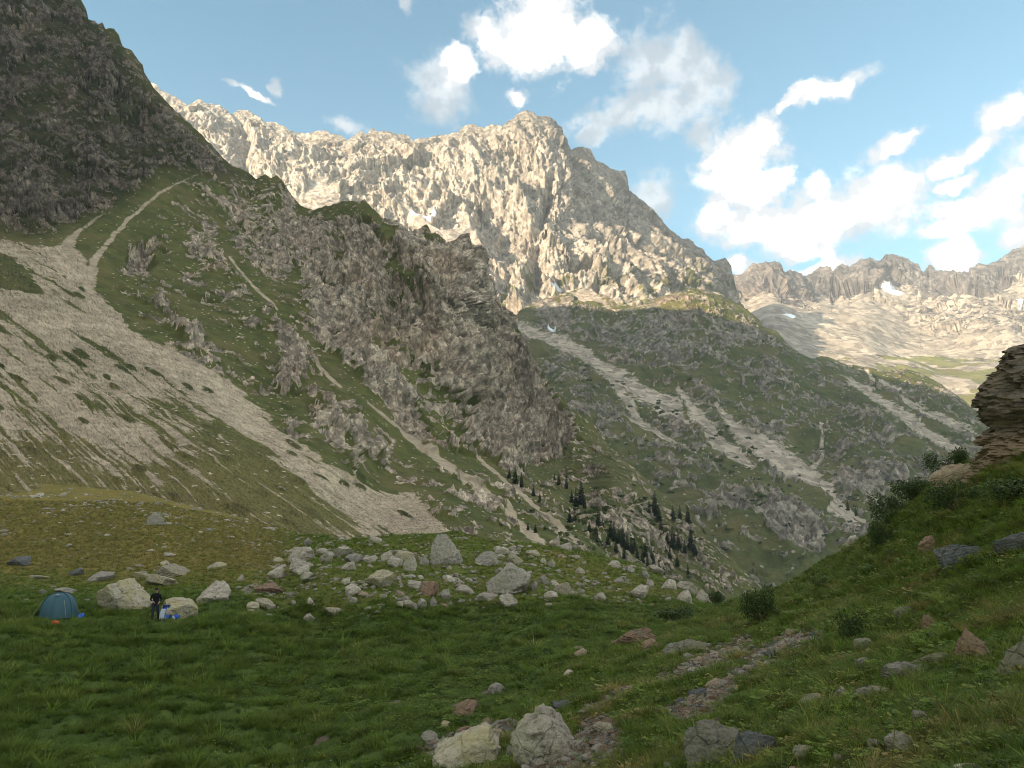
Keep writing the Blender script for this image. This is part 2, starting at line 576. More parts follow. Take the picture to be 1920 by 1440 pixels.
sA = poly_mask(PX, PY, [(752, 388), (790, 398), (830, 425), (870, 418), (905, 430), (870, 450), (850, 470), (800, 445)], 6)
sA = np.maximum(sA, poly_mask(PX, PY, [(590, 340), (610, 335), (640, 372), (610, 380), (555, 375)], 6))
sA = np.maximum(sA, poly_mask(PX, PY, [(545, 370), (640, 375), (700, 400), (620, 410), (540, 390)], 6))
sA = np.maximum(sA, poly_mask(PX, PY, [(1060, 545), (1110, 530), (1135, 560), (1090, 568)], 6))
rough = 1 - 0.9 * sA
disp = fade * rough * (88 * (big - 0.6) + 16 * (big2 - 0.6) + 15 * (big3 - 0.6) + 30 * f0 + 3.5 * f1 + 3.5 * f2 + 2.5 * f3 + 3 * fb) - 40 * gulm * fade
P = P + N * disp[..., None]
lowg = sstep(PY, 420, 560) * sstep(fbm(P / 70, 4, 41) + 0.25 * (fbm(P / 18, 2, 43)), -0.12, 0.28)
grassA = np.clip(lowg * 0.9, 0, 1) * (1 - sA) * 0.85
snowA = np.zeros_like(PX)
for (sx, sy, rx, ry) in [(778, 398, 10, 4), (806, 402, 14, 7), (826, 427, 8, 3), (818, 418, 4, 4), (1043, 541, 9, 4)]:
    snowA = np.maximum(snowA, np.clip(1.5 - np.hypot((PX - sx) / rx, (PY - sy) / ry), 0, 1))
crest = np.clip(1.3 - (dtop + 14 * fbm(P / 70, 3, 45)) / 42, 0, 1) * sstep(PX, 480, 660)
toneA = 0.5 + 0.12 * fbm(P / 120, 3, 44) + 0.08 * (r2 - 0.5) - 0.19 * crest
toneA -= 0.13 * poly_mask(PX, PY, [(940, 200), (1060, 200), (1120, 270), (1180, 330), (1400, 480), (1400, 580), (1250, 540), (1150, 480), (1080, 400), (1060, 300), (990, 300)], 25)  # grey summit rock; the right flank's shade is painted into its tone
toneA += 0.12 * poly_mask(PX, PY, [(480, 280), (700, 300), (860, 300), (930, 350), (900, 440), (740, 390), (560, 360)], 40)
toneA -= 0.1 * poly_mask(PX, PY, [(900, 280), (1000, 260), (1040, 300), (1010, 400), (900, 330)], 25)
mA = terrain_mat('wall_rock', 4.0, (0.34, 0.295, 0.24), (0.43, 0.37, 0.30), (0.22, 0.20, 0.175), (0.12, 0.125, 0.055), (0.17, 0.165, 0.08),
                 (0.40, 0.345, 0.28), (0.35, 0.29, 0.235), warm=(0.38, 0.305, 0.235), crack=0.25, micro=0.45)
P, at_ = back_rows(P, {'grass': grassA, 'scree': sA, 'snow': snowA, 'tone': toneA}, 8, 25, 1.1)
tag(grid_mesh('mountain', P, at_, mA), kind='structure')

# ================================================================== C: the far cirque
C_SKY = [(1330, 530), (1377, 520), (1400, 508), (1413, 492), (1460, 492), (1475, 508), (1493, 505), (1510, 517), (1523, 513), (1538, 500), (1557, 502), (1562, 510),
         (1575, 492), (1592, 505), (1608, 493), (1630, 485), (1650, 490), (1670, 480), (1693, 482), (1720, 495), (1732, 505), (1745, 497), (1757, 507),
         (1810, 505), (1847, 495), (1867, 487), (1880, 480), (1920, 462), (2060, 420), (2250, 400)]
C_BOT = [(1330, 640), (1450, 690), (1550, 720), (1700, 740), (1850, 850), (2250, 900)]
C_D = tps([(1330, 530, 4300), (1420, 492, 4300), (1600, 495, 4400), (1750, 500, 4500), (1920, 462, 4500), (2250, 400, 4300),
           (1400, 575, 3750), (1500, 570, 3800), (1560, 580, 3850), (1650, 560, 3950), (1800, 550, 3900), (1920, 560, 3700), (2250, 560, 3400),
           (1450, 595, 3100), (1550, 605, 3300), (1640, 640, 3000), (1500, 640, 2750), (1560, 660, 2600), (1700, 640, 3300), (1800, 640, 3200), (1900, 640, 3050),
           (1700, 690, 2600), (1800, 700, 2700), (1850, 740, 2350), (1850, 850, 1950), (2250, 900, 1700), (1700, 740, 2200), (1450, 690, 2300), (1330, 640, 2600)])
PX, PY = columns(1330, 2250, nres(520), polyline(C_SKY), polyline(C_BOT), nres(260), 1.0, 10.0, 9)
D = C_D(PX, PY)
P = at(PX, PY, D)
N = normals(P)
dtop = PY - PY[:1]
fade = 0.25 + 0.75 * sstep(dtop, 0, 30)
rockC = np.maximum(1 - sstep(dtop + 22 * fbm(P / 160, 3, 12), 38, 78), poly_mask(PX, PY, [(1660, 560), (1760, 550), (1930, 550), (2060, 600), (1960, 640), (1800, 640), (1720, 620)], 22) * 0.45)
U = np.stack([P[..., 0], P[..., 1] * 0.6, P[..., 2] * 0.25], -1)
big = ridged(U / 210, 4, 61)
f0, r0 = facet(P * np.array([1, 0.8, 0.5]) / 190, 69, 1.0)
f1, r1 = facet(P * np.array([1, 1, 0.6]) / 70, 62)
f2, r2 = facet(P / 28, 63)
disp = fade * (rockC * (80 * (big - 0.6) + 70 * f0 + 16 * f1 + 9 * f2) + (1 - rockC) * (60 * fbm(P / 420, 3, 64) + 6 * fbm(P / 60, 3, 65)))
P = P + N * disp[..., None]
grC = sstep(PY + 25 * fbm(P / 200, 3, 66), 640, 690) * sstep(fbm(P / 130, 4, 67), -0.25, 0.15) * (1 - rockC)
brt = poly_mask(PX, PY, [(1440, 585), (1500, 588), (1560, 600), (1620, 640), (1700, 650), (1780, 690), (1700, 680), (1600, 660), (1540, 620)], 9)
scC = np.clip((1 - rockC) * (1 - grC), 0, 1)
snC = np.zeros_like(PX)
for (sx, sy, rx, ry) in [(1672, 547, 22, 5), (1920, 575, 18, 5), (1475, 590, 18, 3)]:
    snC = np.maximum(snC, 0.9 * np.clip(1.5 - np.hypot((PX - sx) / rx, (PY - sy - (PX - sx) * 0.25) / ry), 0, 1))
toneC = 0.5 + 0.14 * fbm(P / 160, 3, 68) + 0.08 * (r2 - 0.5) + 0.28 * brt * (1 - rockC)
mC = terrain_mat('cirque_rock', 8.0, (0.135, 0.12, 0.108), (0.175, 0.155, 0.135), (0.10, 0.092, 0.085), (0.15, 0.15, 0.05), (0.2, 0.185, 0.07),
                 (0.33, 0.28, 0.215), (0.27, 0.225, 0.175), warm=(0.26, 0.2, 0.15), crack=0.4, micro=0.4, bump=0.6)
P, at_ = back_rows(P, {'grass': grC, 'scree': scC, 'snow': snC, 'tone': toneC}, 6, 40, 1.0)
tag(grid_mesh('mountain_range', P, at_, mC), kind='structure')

# ================================================================== B: shoulder and flank across the gorge
B_SKY = [(860, 610), (920, 602), (960, 592), (985, 574), (1010, 562), (1045, 553), (1090, 540), (1130, 552), (1165, 572), (1200, 574), (1240, 556), (1290, 540), (1330, 545), (1363, 560), (1387, 573),
         (1423, 597), (1432, 612), (1457, 620), (1473, 643), (1497, 663), (1520, 673), (1537, 668), (1557, 672), (1580, 683), (1613, 687), (1647, 692), (1700, 693),
         (1723, 700), (1747, 713), (1773, 727), (1800, 747), (1827, 767), (1847, 780), (1920, 830), (2000, 880)]
B_BOT = [(860, 720), (960, 800), (1100, 900), (1200, 980), (1350, 1130), (1420, 1150), (1600, 1100), (1750, 1010), (1900, 980), (2000, 980)]
B_D = tps([(860, 590, 1650), (960, 556, 1750), (1045, 545, 1780), (1130, 550, 1760), (1290, 540, 1700), (1387, 573, 1640), (1457, 620, 1560), (1520, 673, 1500),
           (1600, 686, 1560), (1700, 693, 1650), (1800, 747, 1500), (1900, 815, 1350), (2000, 880, 1250),
           (1000, 620, 1500), (1100, 640, 1450), (1200, 640, 1440), (1320, 630, 1430), (1420, 690, 1330), (1100, 720, 1180), (1250, 760, 1150), (1350, 800, 1100),
           (1450, 800, 1120), (1545, 800, 1180), (1650, 780, 1230), (1750, 830, 1160), (1545, 900, 960), (1650, 900, 980), (1700, 950, 900), (1600, 980, 830),
           (1200, 860, 900), (1350, 930, 800), (1480, 960, 760), (1540, 1020, 690), (1420, 1110, 590), (1350, 1130, 570), (1200, 980, 680), (1100, 900, 780), (960, 800, 1000),
           (1750, 1010, 800), (1900, 980, 800)])
PX, PY = columns(860, 2000, nres(740), polyline(B_SKY), polyline(B_BOT), nres(430), 1.0, 4.0, 5)
D = B_D(PX, PY)
P = at(PX, PY, D)
N = normals(P)
dtop = PY - PY[:1]
fade = 0.3 + 0.7 * sstep(dtop, 0, 40)
wx, wy = 9 * fbm(P / 50, 3, 80), 9 * fbm(P / 50, 3, 81)
QX, QY = PX + wx, PY + wy
sB = np.zeros_like(PX)
for ln in [[(955, 600, 6), (1010, 625, 9), (1050, 640, 11), (1090, 660, 11), (1130, 690, 12), (1170, 712, 14), (1210, 735, 14), (1260, 757, 12), (1290, 790, 4)],
           [(1105, 668, 4), (1150, 720, 5), (1190, 760, 6), (1213, 795, 7)],
           [(1275, 725, 5), (1300, 770, 9), (1340, 812, 12), (1385, 850, 13), (1412, 872, 6)],
           [(1340, 760, 3), (1370, 790, 8), (1420, 830, 15), (1480, 862, 18), (1515, 892, 9), (1535, 910, 4)],
           [(1540, 790, 3), (1545, 845, 3), (1530, 870, 4), (1516, 880, 6), (1550, 912, 7), (1582, 942, 7), (1618, 972, 5)],
           [(1595, 715, 6), (1640, 745, 7), (1700, 781, 6), (1745, 812, 5), (1800, 833, 3)],
           [(1590, 716, 3), (1615, 730, 4), (1650, 752, 2)],
           [(1690, 745, 4), (1750, 780, 6), (1800, 802, 6), (1832, 815, 3)], [(1745, 752, 4), (1800, 786, 4)], [(1560, 698, 2), (1600, 712, 3)],
           [(1620, 690, 2), (1640, 712, 2)], [(1650, 712, 2), (1700, 735, 2)],
           [(1560, 950, 5), (1600, 975, 7), (1610, 985, 4)], [(1160, 770, 2), (1220, 800, 4), (1290, 840, 3)], [(1230, 800, 2), (1300, 850, 3)]]:
    sB = np.maximum(sB, line_mask(PX + 0.45 * wx, PY + 0.45 * wy, [(a_, b_, c_ * 1.2) for a_, b_, c_ in ln], 0.8))
sB = np.clip(sB * (0.95 + 0.5 * fbm(P / 14, 3, 89)), 0, 1)
sB = np.maximum(sB, 0.85 * poly_mask(QX, QY, [(1060, 545), (1105, 538), (1135, 560), (1160, 590), (1130, 570), (1090, 566)], 5))
sB = np.maximum(sB, 0.8 * poly_mask(QX, QY, [(1440, 850), (1500, 870), (1530, 910), (1480, 890)], 8))
rk = 0.365 + 0 * PX
for pl, a in [([(1110, 600), (1200, 580), (1300, 560), (1400, 600), (1430, 640), (1350, 690), (1300, 710), (1200, 700), (1130, 670)], .5),
              ([(1400, 740), (1470, 790), (1500, 830), (1460, 850), (1390, 800)], .55), ([(1300, 700), (1360, 740), (1400, 800), (1360, 800), (1290, 730)], .5),
              ([(1540, 880), (1620, 850), (1720, 880), (1730, 920), (1650, 950), (1560, 930)], .58),
              ([(990, 550), (1075, 550), (1075, 620), (1010, 610)], .8), ([(1420, 955), (1500, 950), (1560, 1005), (1530, 1040), (1440, 1010)], .85),
              ([(1200, 880), (1400, 930), (1480, 1010), (1400, 1110), (1300, 1060), (1220, 980)], .36), ([(1560, 740), (1640, 760), (1700, 830), (1640, 850), (1560, 820)], .45),
              ([(1380, 575), (1430, 610), (1480, 660), (1440, 660), (1380, 610)], .7), ([(1240, 545), (1330, 548), (1330, 580), (1200, 580)], .55)]:
    rk = np.maximum(rk, a * poly_mask(QX, QY, pl, 16))
rockB = sstep(rk + 0.45 * fbm(P / 60, 3, 82) + 0.6 * fbm(P / 11, 3, 83), 0.38, 0.56) * (1 - sB)
U = np.stack([P[..., 0] + 0.3 * P[..., 2], P[..., 1] * 0.7, P[..., 2] * 0.4], -1)
big = ridged(U / 120, 3, 84)
f1, r1 = facet(P * np.array([1, 1, 0.7]) / 15, 85)
f2, r2 = facet(P / 6.5, 86)
disp = fade * (26 * (big - 0.6) * (1 - 0.8 * sB) + rockB * (2.5 + 6 * f1 + 4 * f2) + (1 - rockB) * 2.5 * fbm(P / 12, 3, 87) * (1 - 0.7 * sB)) - 3 * sB
P = P + N * disp[..., None]
snB = np.zeros_like(PX)
for (sx, sy, rx, ry) in [(1045, 548, 8, 3), (1035, 614, 8, 4)]:
    snB = np.maximum(snB, np.clip(1.5 - np.hypot((PX - sx) / rx, (PY - sy) / ry), 0, 1))
toneB = 0.5 + 0.16 * fbm(P / 80, 3, 88) + 0.1 * (r2 - 0.5) * rockB
toneB += 0.0 * sB
mB = terrain_mat('flank_ground', 2.6, (0.25, 0.215, 0.17), (0.34, 0.29, 0.225), (0.135, 0.12, 0.1), (0.066, 0.076, 0.026), (0.115, 0.115, 0.04),
                 (0.40, 0.33, 0.25), (0.33, 0.27, 0.205), warm=(0.29, 0.21, 0.15), crack=0.45, micro=0.5, stones=0.94)
P, at_ = back_rows(P, {'grass': 1 - rockB, 'scree': sB, 'snow': snB, 'tone': toneB}, 8, 18, 0.9)
tag(grid_mesh('mountain_shoulder', P, at_, mB), kind='structure')

# ================================================================== D: the near mountain with scree fan and spur
D_SKY = [(-450, -420), (-200, -260), (0, -130), (110, -50), (152, 0), (163, 23), (166, 38), (178, 40), (183, 47), (192, 42), (197, 55), (213, 53), (223, 67), (230, 88), (247, 95), (260, 115),
         (267, 122), (272, 140), (290, 167), (320, 200), (353, 230), (380, 255), (400, 277), (423, 302), (433, 310), (467, 323), (480, 337), (497, 327), (507, 335),
         (518, 330), (530, 340), (540, 358), (563, 387), (587, 393), (617, 387), (640, 379), (683, 377), (707, 400), (740, 417), (767, 430), (800, 423), (817, 437),
         (840, 453), (860, 453), (887, 473), (893, 480), (910, 510), (923, 547), (940, 570), (960, 600), (980, 630), (993, 663), (1010, 693), (1033, 720), (1057, 747),
         (1070, 770), (1107, 785), (1123, 813), (1157, 853), (1190, 880), (1240, 925), (1290, 970), (1330, 1010), (1380, 1055), (1420, 1095), (1450, 1120), (1500, 1150)]
D_BOT = [(-450, 980), (0, 965), (250, 985), (420, 1020), (600, 1035), (850, 1030), (950, 1045), (1100, 1060), (1200, 1090), (1300, 1140), (1400, 1180), (1500, 1190)]
D_D = tps([(-450, -420, 900), (-200, -260, 820), (0, -130, 740), (150, 0, 690), (290, 165, 665), (430, 310, 650), (520, 335, 650), (565, 390, 660), (640, 380, 640), (690, 380, 630), (800, 425, 620), (860, 455, 610),
           (925, 550, 620), (1000, 675, 600), (1070, 770, 570), (1157, 853, 540), (1240, 925, 510), (1380, 1055, 460), (1500, 1150, 430),
           (-450, 980, 88), (-450, 700, 190), (-450, 300, 400), (0, 965, 122), (0, 880, 165), (0, 700, 255), (0, 500, 370), (0, 440, 425), (0, 200, 560), (100, 400, 470), (200, 250, 580),
           (150, 470, 425), (300, 650, 335), (500, 790, 280), (640, 880, 240), (850, 1000, 195), (250, 940, 160), (420, 1000, 155), (600, 1020, 160), (400, 850, 205),
           (370, 325, 590), (300, 500, 455), (480, 480, 530), (500, 600, 430), (500, 740, 335), (700, 800, 345), (700, 900, 285), (900, 960, 260), (1090, 1040, 235), (560, 560, 480),
           (640, 560, 510), (760, 520, 540), (800, 640, 490), (870, 560, 530), (860, 700, 470), (840, 800, 420), (950, 650, 605), (960, 780, 530), (1000, 850, 490), (940, 880, 385), (1100, 950, 390),
           (1200, 1060, 345), (1150, 900, 440), (1300, 1080, 380), (1100, 1060, 230), (1400, 1180, 380)])
PX, PY = columns(-450, 1500, nres(980), polyline(D_SKY), polyline(D_BOT), nres(440), 1.0, 5.0, 7)
D = D_D(PX, PY)
P = at(PX, PY, D)
N = normals(P)
dtop = PY - PY[:1]
fade = 0.3 + 0.7 * sstep(dtop, 0, 45)
wx, wy = fbm(P / 22, 3, 100), fbm(P / 22, 3, 101)
QX, QY = PX + 14 * wx, PY + 14 * wy
w2x, w2y = fbm(P / 7, 3, 120), fbm(P / 7, 3, 121)
SX, SY = PX + 6 * wx + 9 * w2x, PY + 6 * wy + 9 * w2y
scD = poly_mask(SX, SY, [(-450, 260), (-80, 430), (30, 452), (90, 462), (130, 455), (160, 480), (175, 535), (240, 612), (330, 660), (430, 712), (520, 792), (560, 830), (640, 882),
                         (690, 905), (735, 922), (775, 925), (800, 950), (825, 980), (860, 1010), (880, 1060), (600, 1060), (400, 1060), (0, 1060), (-450, 1060)], 5)
rk = 0.31 + 0 * PX
for pl, a in [([(-450, -500), (150, -20), (300, 180), (420, 300), (480, 335), (440, 345), (380, 318), (300, 330), (230, 385), (190, 400), (120, 430), (40, 440), (-60, 440), (-450, 330)], .45),
              ([(520, 330), (570, 395), (640, 380), (690, 380), (800, 430), (860, 455), (930, 560), (1000, 670), (1070, 770), (1085, 820), (1060, 868), (980, 850), (900, 852), (850, 800), (760, 720), (690, 700), (620, 610), (560, 520), (515, 440)], .66),
              ([(860, 455), (930, 560), (1000, 670), (1070, 770), (1085, 820), (1060, 868), (980, 850), (900, 852), (850, 780), (800, 600), (840, 500)], .85),
              ([(380, 350), (480, 335), (540, 420), (570, 500), (530, 540), (450, 500), (400, 440)], .5),
              ([(205, 460), (290, 440), (300, 500), (280, 525), (210, 490)], .6), ([(330, 400), (420, 420), (440, 480), (380, 560), (330, 520)], .42),
              ([(285, 560), (340, 580), (410, 660), (395, 672), (340, 640)], .7), ([(490, 560), (600, 590), (650, 640), (590, 700), (545, 750), (495, 740), (520, 680)], .62),
              ([(550, 740), (640, 760), (720, 860), (650, 880), (570, 800)], .52), ([(560, 520), (640, 600), (700, 640), (770, 720), (740, 755), (690, 740), (650, 690), (560, 580)], .66),
              ([(715, 740), (760, 715), (805, 790), (835, 850), (800, 848), (740, 790)], .75), ([(1060, 780), (1120, 815), (1200, 890), (1280, 960), (1420, 1100), (1330, 1100), (1230, 1000), (1150, 940), (1080, 900), (1040, 870)], .33),
              ([(932, 835), (982, 828), (988, 885), (960, 892), (933, 868)], .9), ([(1100, 900), (1240, 980), (1300, 1050), (1200, 1040), (1120, 980)], .42)]:
    rk = np.maximum(rk, a * poly_mask(QX, QY, pl, 14))
# turf ramp under the upper cliff stays green
ramp = poly_mask(SX, SY, [(20, 455), (100, 440), (190, 402), (300, 335), (380, 318), (360, 345), (300, 400), (240, 470), (215, 540), (250, 600), (180, 540), (165, 480), (130, 460)], 9)
rk = rk * (1 - 0.85 * ramp)
coul = np.zeros_like(PX)
for ln in [[(400, 350, 8), (425, 471, 12), (475, 521, 14), (525, 586, 13), (585, 641, 13), (635, 706, 14), (695, 761, 15), (755, 821, 18), (800, 880, 20)],
           [(685, 636, 6), (735, 681, 11), (790, 721, 14), (850, 760, 14), (885, 800, 10)], [(640, 392, 14), (700, 400, 14), (725, 440, 12), (740, 500, 12), (785, 525, 9)],
           [(560, 400, 10), (610, 400, 12), (690, 392, 10)], [(495, 745, 14), (560, 765, 10), (600, 830, 12)], [(330, 560, 12), (420, 640, 16), (470, 700, 20)], [(560, 600, 8), (600, 660, 10), (650, 740, 10)],
           [(840, 860, 12), (900, 870, 14), (960, 905, 12)], [(1070, 830, 7), (1050, 870, 8), (1020, 900, 10)], [(280, 360, 10), (340, 440, 14), (330, 520, 14)]]:
    coul = np.maximum(coul, line_mask(QX, QY, ln, 0.6))
rk = rk * (1 - 0.55 * coul)
lines = np.zeros_like(PX)
for ln in [[(372, 325, 1.2), (300, 362, 2.6), (240, 412, 3.4), (205, 450, 5), (175, 490, 8), (170, 535, 12)], [(197, 400, 1.5), (150, 430, 3.5), (125, 458, 12)],
           [(690, 755, 2), (723, 780, 3), (773, 823, 5), (827, 863, 7), (873, 897, 9), (907, 923, 11), (947, 950, 7), (980, 990, 8), (1045, 1040, 10)],
           [(822, 790, 1.5), (845, 812, 2), (880, 843, 3), (923, 880, 4), (973, 920, 4), (1020, 958, 4.5), (1055, 990, 5), (1105, 1035, 5)],
           [(560, 640, 2), (600, 690, 3), (640, 725, 3)], [(1100, 965, 1.5), (1160, 958, 1.5), (1230, 935, 1.5)], [(430, 480, 2), (480, 540, 3), (520, 580, 2)]]:
    lines = np.maximum(lines, line_mask(PX + 5 * wx, PY + 5 * wy, ln, 0.7))
lines = np.clip(lines * (1.0 + 0.9 * fbm(P / 6, 3, 119)), 0, 1)
th = np.arctan2(PY - 60 + 10 * wy, PX + 680 + 10 * wx)
rr = D * 0.8
st = fbm(np.stack([th * 34, rr / 120, 0 * th], -1), 4, 110, 0.62)
st2 = fbm(np.stack([th * 130, rr / 26, 0 * th + 4], -1), 3, 111)
st3 = perlin(np.stack([th * 330, rr / 14, 0 * th + 9], -1), 116)
stream = 0.78 + 0.85 * st + 0.9 * st2 + 0.35 * st3 + 0.12 * fbm(P / 7, 3, 115)
low = sstep(PY + 40 * fbm(P / 30, 3, 112) - 0.10 * (PX - 300), 690, 960) * sstep(PX, 800, 460)
edge_strip = np.clip(1 - np.abs(poly_sd(SX, SY, [(90, 462), (130, 455), (160, 480), (175, 535), (240, 612), (330, 660), (430, 712), (520, 792), (560, 830), (640, 882), (700, 912), (780, 915), (812, 945), (850, 990), (760, 985), (600, 930), (400, 770), (230, 650), (120, 540)])) / 60.0, 0, 1)
inner = poly_mask(SX, SY, [(90, 462), (130, 455), (160, 480), (175, 535), (240, 612), (330, 660), (430, 712), (520, 792), (560, 830), (640, 882), (700, 912), (780, 915), (812, 945), (850, 990), (760, 985), (600, 920), (400, 760), (230, 640), (120, 540)], 12)
scv = scD * np.clip(stream - 0.60 * low + 0.35 * inner, 0, 1)
gp = poly_mask(SX, SY, [(-200, 430), (-60, 470), (20, 482), (60, 520), (82, 552), (40, 548), (-60, 520), (-200, 480)], 5)
scv = scv * (1 - gp)
# dark creeping juniper mats on the scree
mats_m = np.zeros_like(PX)
mr = np.random.default_rng(5)
k = 0
while k < 70:
    mx, my = mr.uniform(-60, 760), mr.uniform(520, 985)
    if not (my > 470 + 0.62 * (mx - 130) and my < 900 + 0.16 * mx):
        continue
    k += 1
    L, ww = mr.uniform(7, 20), mr.uniform(2.5, 4.5)
    c_, s_ = math.cos(R(27)), math.sin(R(27))
    dx, dy = PX - mx + 4 * wx, PY - my + 4 * wy
    mats_m = np.maximum(mats_m, np.clip(1.6 - np.hypot((dx * c_ + dy * s_) / L, (-dx * s_ + dy * c_) / ww), 0, 1))
scD2 = np.clip(np.maximum(scv * (1 - mats_m), lines * 0.95), 0, 1)
n17 = fbm(P / 17, 3, 103)
n4 = fbm(P * np.array([1, 1, 1.6]) / 5, 3, 104)
rockD = sstep(rk + 0.5 * n17 + 0.55 * n4, 0.36, 0.5) * (1 - sstep(scD + 0, 0.3, 0.7)) * (1 - lines)
rockL = sstep(rk + 0.4 * n17, 0.28, 0.55) * (1 - scD)
U = np.stack([P[..., 0] + 0.35 * P[..., 2], P[..., 1] * 0.7, P[..., 2] * 0.35], -1)
big = ridged(U / 46 + 0.25 * fbm(P / 50, 2, 105)[..., None], 4, 106)
f0, r0 = facet((P + 5 * fbm(P / 12, 2, 122)[..., None]) * np.array([1, 0.8, 0.42]) / 30, 123, 1.0)
cliffm = 0.7 * poly_mask(PX, PY, [(-450, -500), (150, -20), (300, 180), (420, 300), (300, 330), (190, 400), (40, 440), (-450, 330)], 30)
spurm = poly_mask(PX, PY, [(560, 380), (690, 370), (860, 445), (1090, 780), (1070, 880), (880, 870), (740, 740), (600, 600)], 30)
f1, r1 = facet(P * np.array([1, 1, 0.6]) / 13, 107)
f2, r2 = facet(P * np.array([1, 1, 0.8]) / 4.6, 108)
f3, r3 = facet(P / 2.2, 109)
disp = fade * (rockL * (17 + 9 * spurm) * (big - 0.6) + rockD * (1.4 + 8.0 * f0 * np.maximum(spurm, cliffm) + (1.8 + 1.8 * np.maximum(spurm, cliffm)) * f1 + 1.7 * f2 + 0.7 * f3) * (0.55 + 0.75 * np.clip(rk, 0, 1))) \
    + (1 - rockD) * (1 - 0.85 * scD) * (0.45 * fbm(P / 5, 3, 113)) + scD * (1.0 * st + 0.5 * st2 + 0.3 * st3 + 0.08 * f3) + 0.5 * mats_m - 0.5 * lines
P = P + N * disp[..., None]
yel = low * scD
edgeD = line_mask(PX + 6 * wx, PY, [(862, 458, 14), (885, 560, 20), (872, 650, 20), (858, 740, 10)], 1.0)
P = P + N * (13 * edgeD * edgeD)[..., None]
along = np.hypot(PX + 680, PY - 60)
st4 = fbm(np.stack([th * 420, along / 34, 0 * th + 2], -1), 3, 117)
grain = perlin(np.stack([PX / 3.1 + 3 * wx, PY / 2.6, 0 * th], -1), 118)
speck = np.random.default_rng(3).normal(size=PX.shape)
speck = np.where(speck < -1.1, -0.34, np.where(speck > 1.35, 0.22, 0.07 * speck))
toneD = 0.5 + scD * (0.30 * st4 + 0.22 * grain + speck - 0.04) + 0.2 * speck * rockD + 0.12 * grain * rockD + 0.16 * fbm(P / 45, 3, 114) + 0.12 * (r2 - 0.5) * rockD - 0.22 * mats_m - 0.1 * gp + 0.08 * inner * (1 - mats_m)
toneD -= 0.11 * poly_mask(QX, QY, [(868, 455), (930, 560), (1000, 670), (1075, 770), (1090, 830), (1060, 870), (960, 860), (900, 840), (890, 700), (895, 560)], 12)  # spur's right face: dark streaked rock, plus its shade painted into the tone
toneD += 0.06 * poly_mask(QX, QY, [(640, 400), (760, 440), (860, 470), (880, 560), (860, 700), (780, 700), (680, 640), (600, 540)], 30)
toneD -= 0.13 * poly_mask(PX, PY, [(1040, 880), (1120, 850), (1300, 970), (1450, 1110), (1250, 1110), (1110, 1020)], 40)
toneD -= 0.10 * poly_mask(PX, PY, [(-450, -500), (150, -20), (300, 180), (420, 300), (480, 335), (300, 330), (190, 400), (40, 440), (-450, 330)], 25) * 5.0  # dark lichened cliff, with the shade over it put into the tone


def d_mat():
    mt = terrain_mat('near_mountain_ground', 0.95, (0.37, 0.29, 0.215), (0.52, 0.42, 0.315), (0.155, 0.125, 0.096), (0.062, 0.072, 0.017), (0.115, 0.112, 0.03),
                     (0.42, 0.33, 0.225), (0.35, 0.27, 0.185), warm=(0.44, 0.30, 0.2), scree_var=0.45, crack=0.6, micro=0.4)
    return mt


mD = d_mat()
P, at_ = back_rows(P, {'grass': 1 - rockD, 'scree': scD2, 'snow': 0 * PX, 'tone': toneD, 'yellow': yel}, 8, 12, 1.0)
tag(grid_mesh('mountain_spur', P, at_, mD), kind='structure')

# ================================================================== unseen ridge left of the frame, its crest shaped to shade the valley
ry = np.linspace(-2200, 1150, 240)
rz_ = np.interp(ry, [-2200, -1300, -800, -480, -400, -330, -260, 0, 300, 600, 900, 1150], [900, 830, 800, 790, 790, 790, 800, 870, 970, 1010, 980, 880])
rx_ = np.interp(ry, [-2200, -800, 0, 500, 900, 1150], [-1000, -930, -900, -900, -960, -1100])
bx_ = np.interp(ry, [-2200, -800, -200, 100, 300, 600, 900, 1150], [-500, -300, -190, -160, -260, -480, -690, -860])
tt = np.linspace(-0.8, 1, 90)
P = np.zeros((90, 240, 3))
for i, t in enumerate(tt):
    P[i, :, 1] = ry
    if t >= 0:
        P[i, :, 0] = rx_ + (bx_ - rx_) * t
        P[i, :, 2] = rz_ * (1 - t) ** 1.15 + 12 * t
    else:
        P[i, :, 0] = rx_ + 900 * t
        P[i, :, 2] = rz_ * (1 + t)
P[..., 2] += 55 * (ridged(P / 230, 4, 130) - 0.6) * np.clip(1.15 - np.abs(tt), 0.15, 1)[:, None]
zz = np.zeros(P.shape[:2])
tag(grid_mesh('mountain_ridge', P, {'grass': zz + 0.45 + 0.5 * fbm(P / 60, 3, 131), 'scree': zz, 'snow': zz, 'tone': zz + 0.5}, mD), kind='structure')

# ================================================================== E: camp meadow, rubble mound, yellow slope, near hillside
def dz(px, py, z):
    return float(z / slope_xz(px, py)[1])


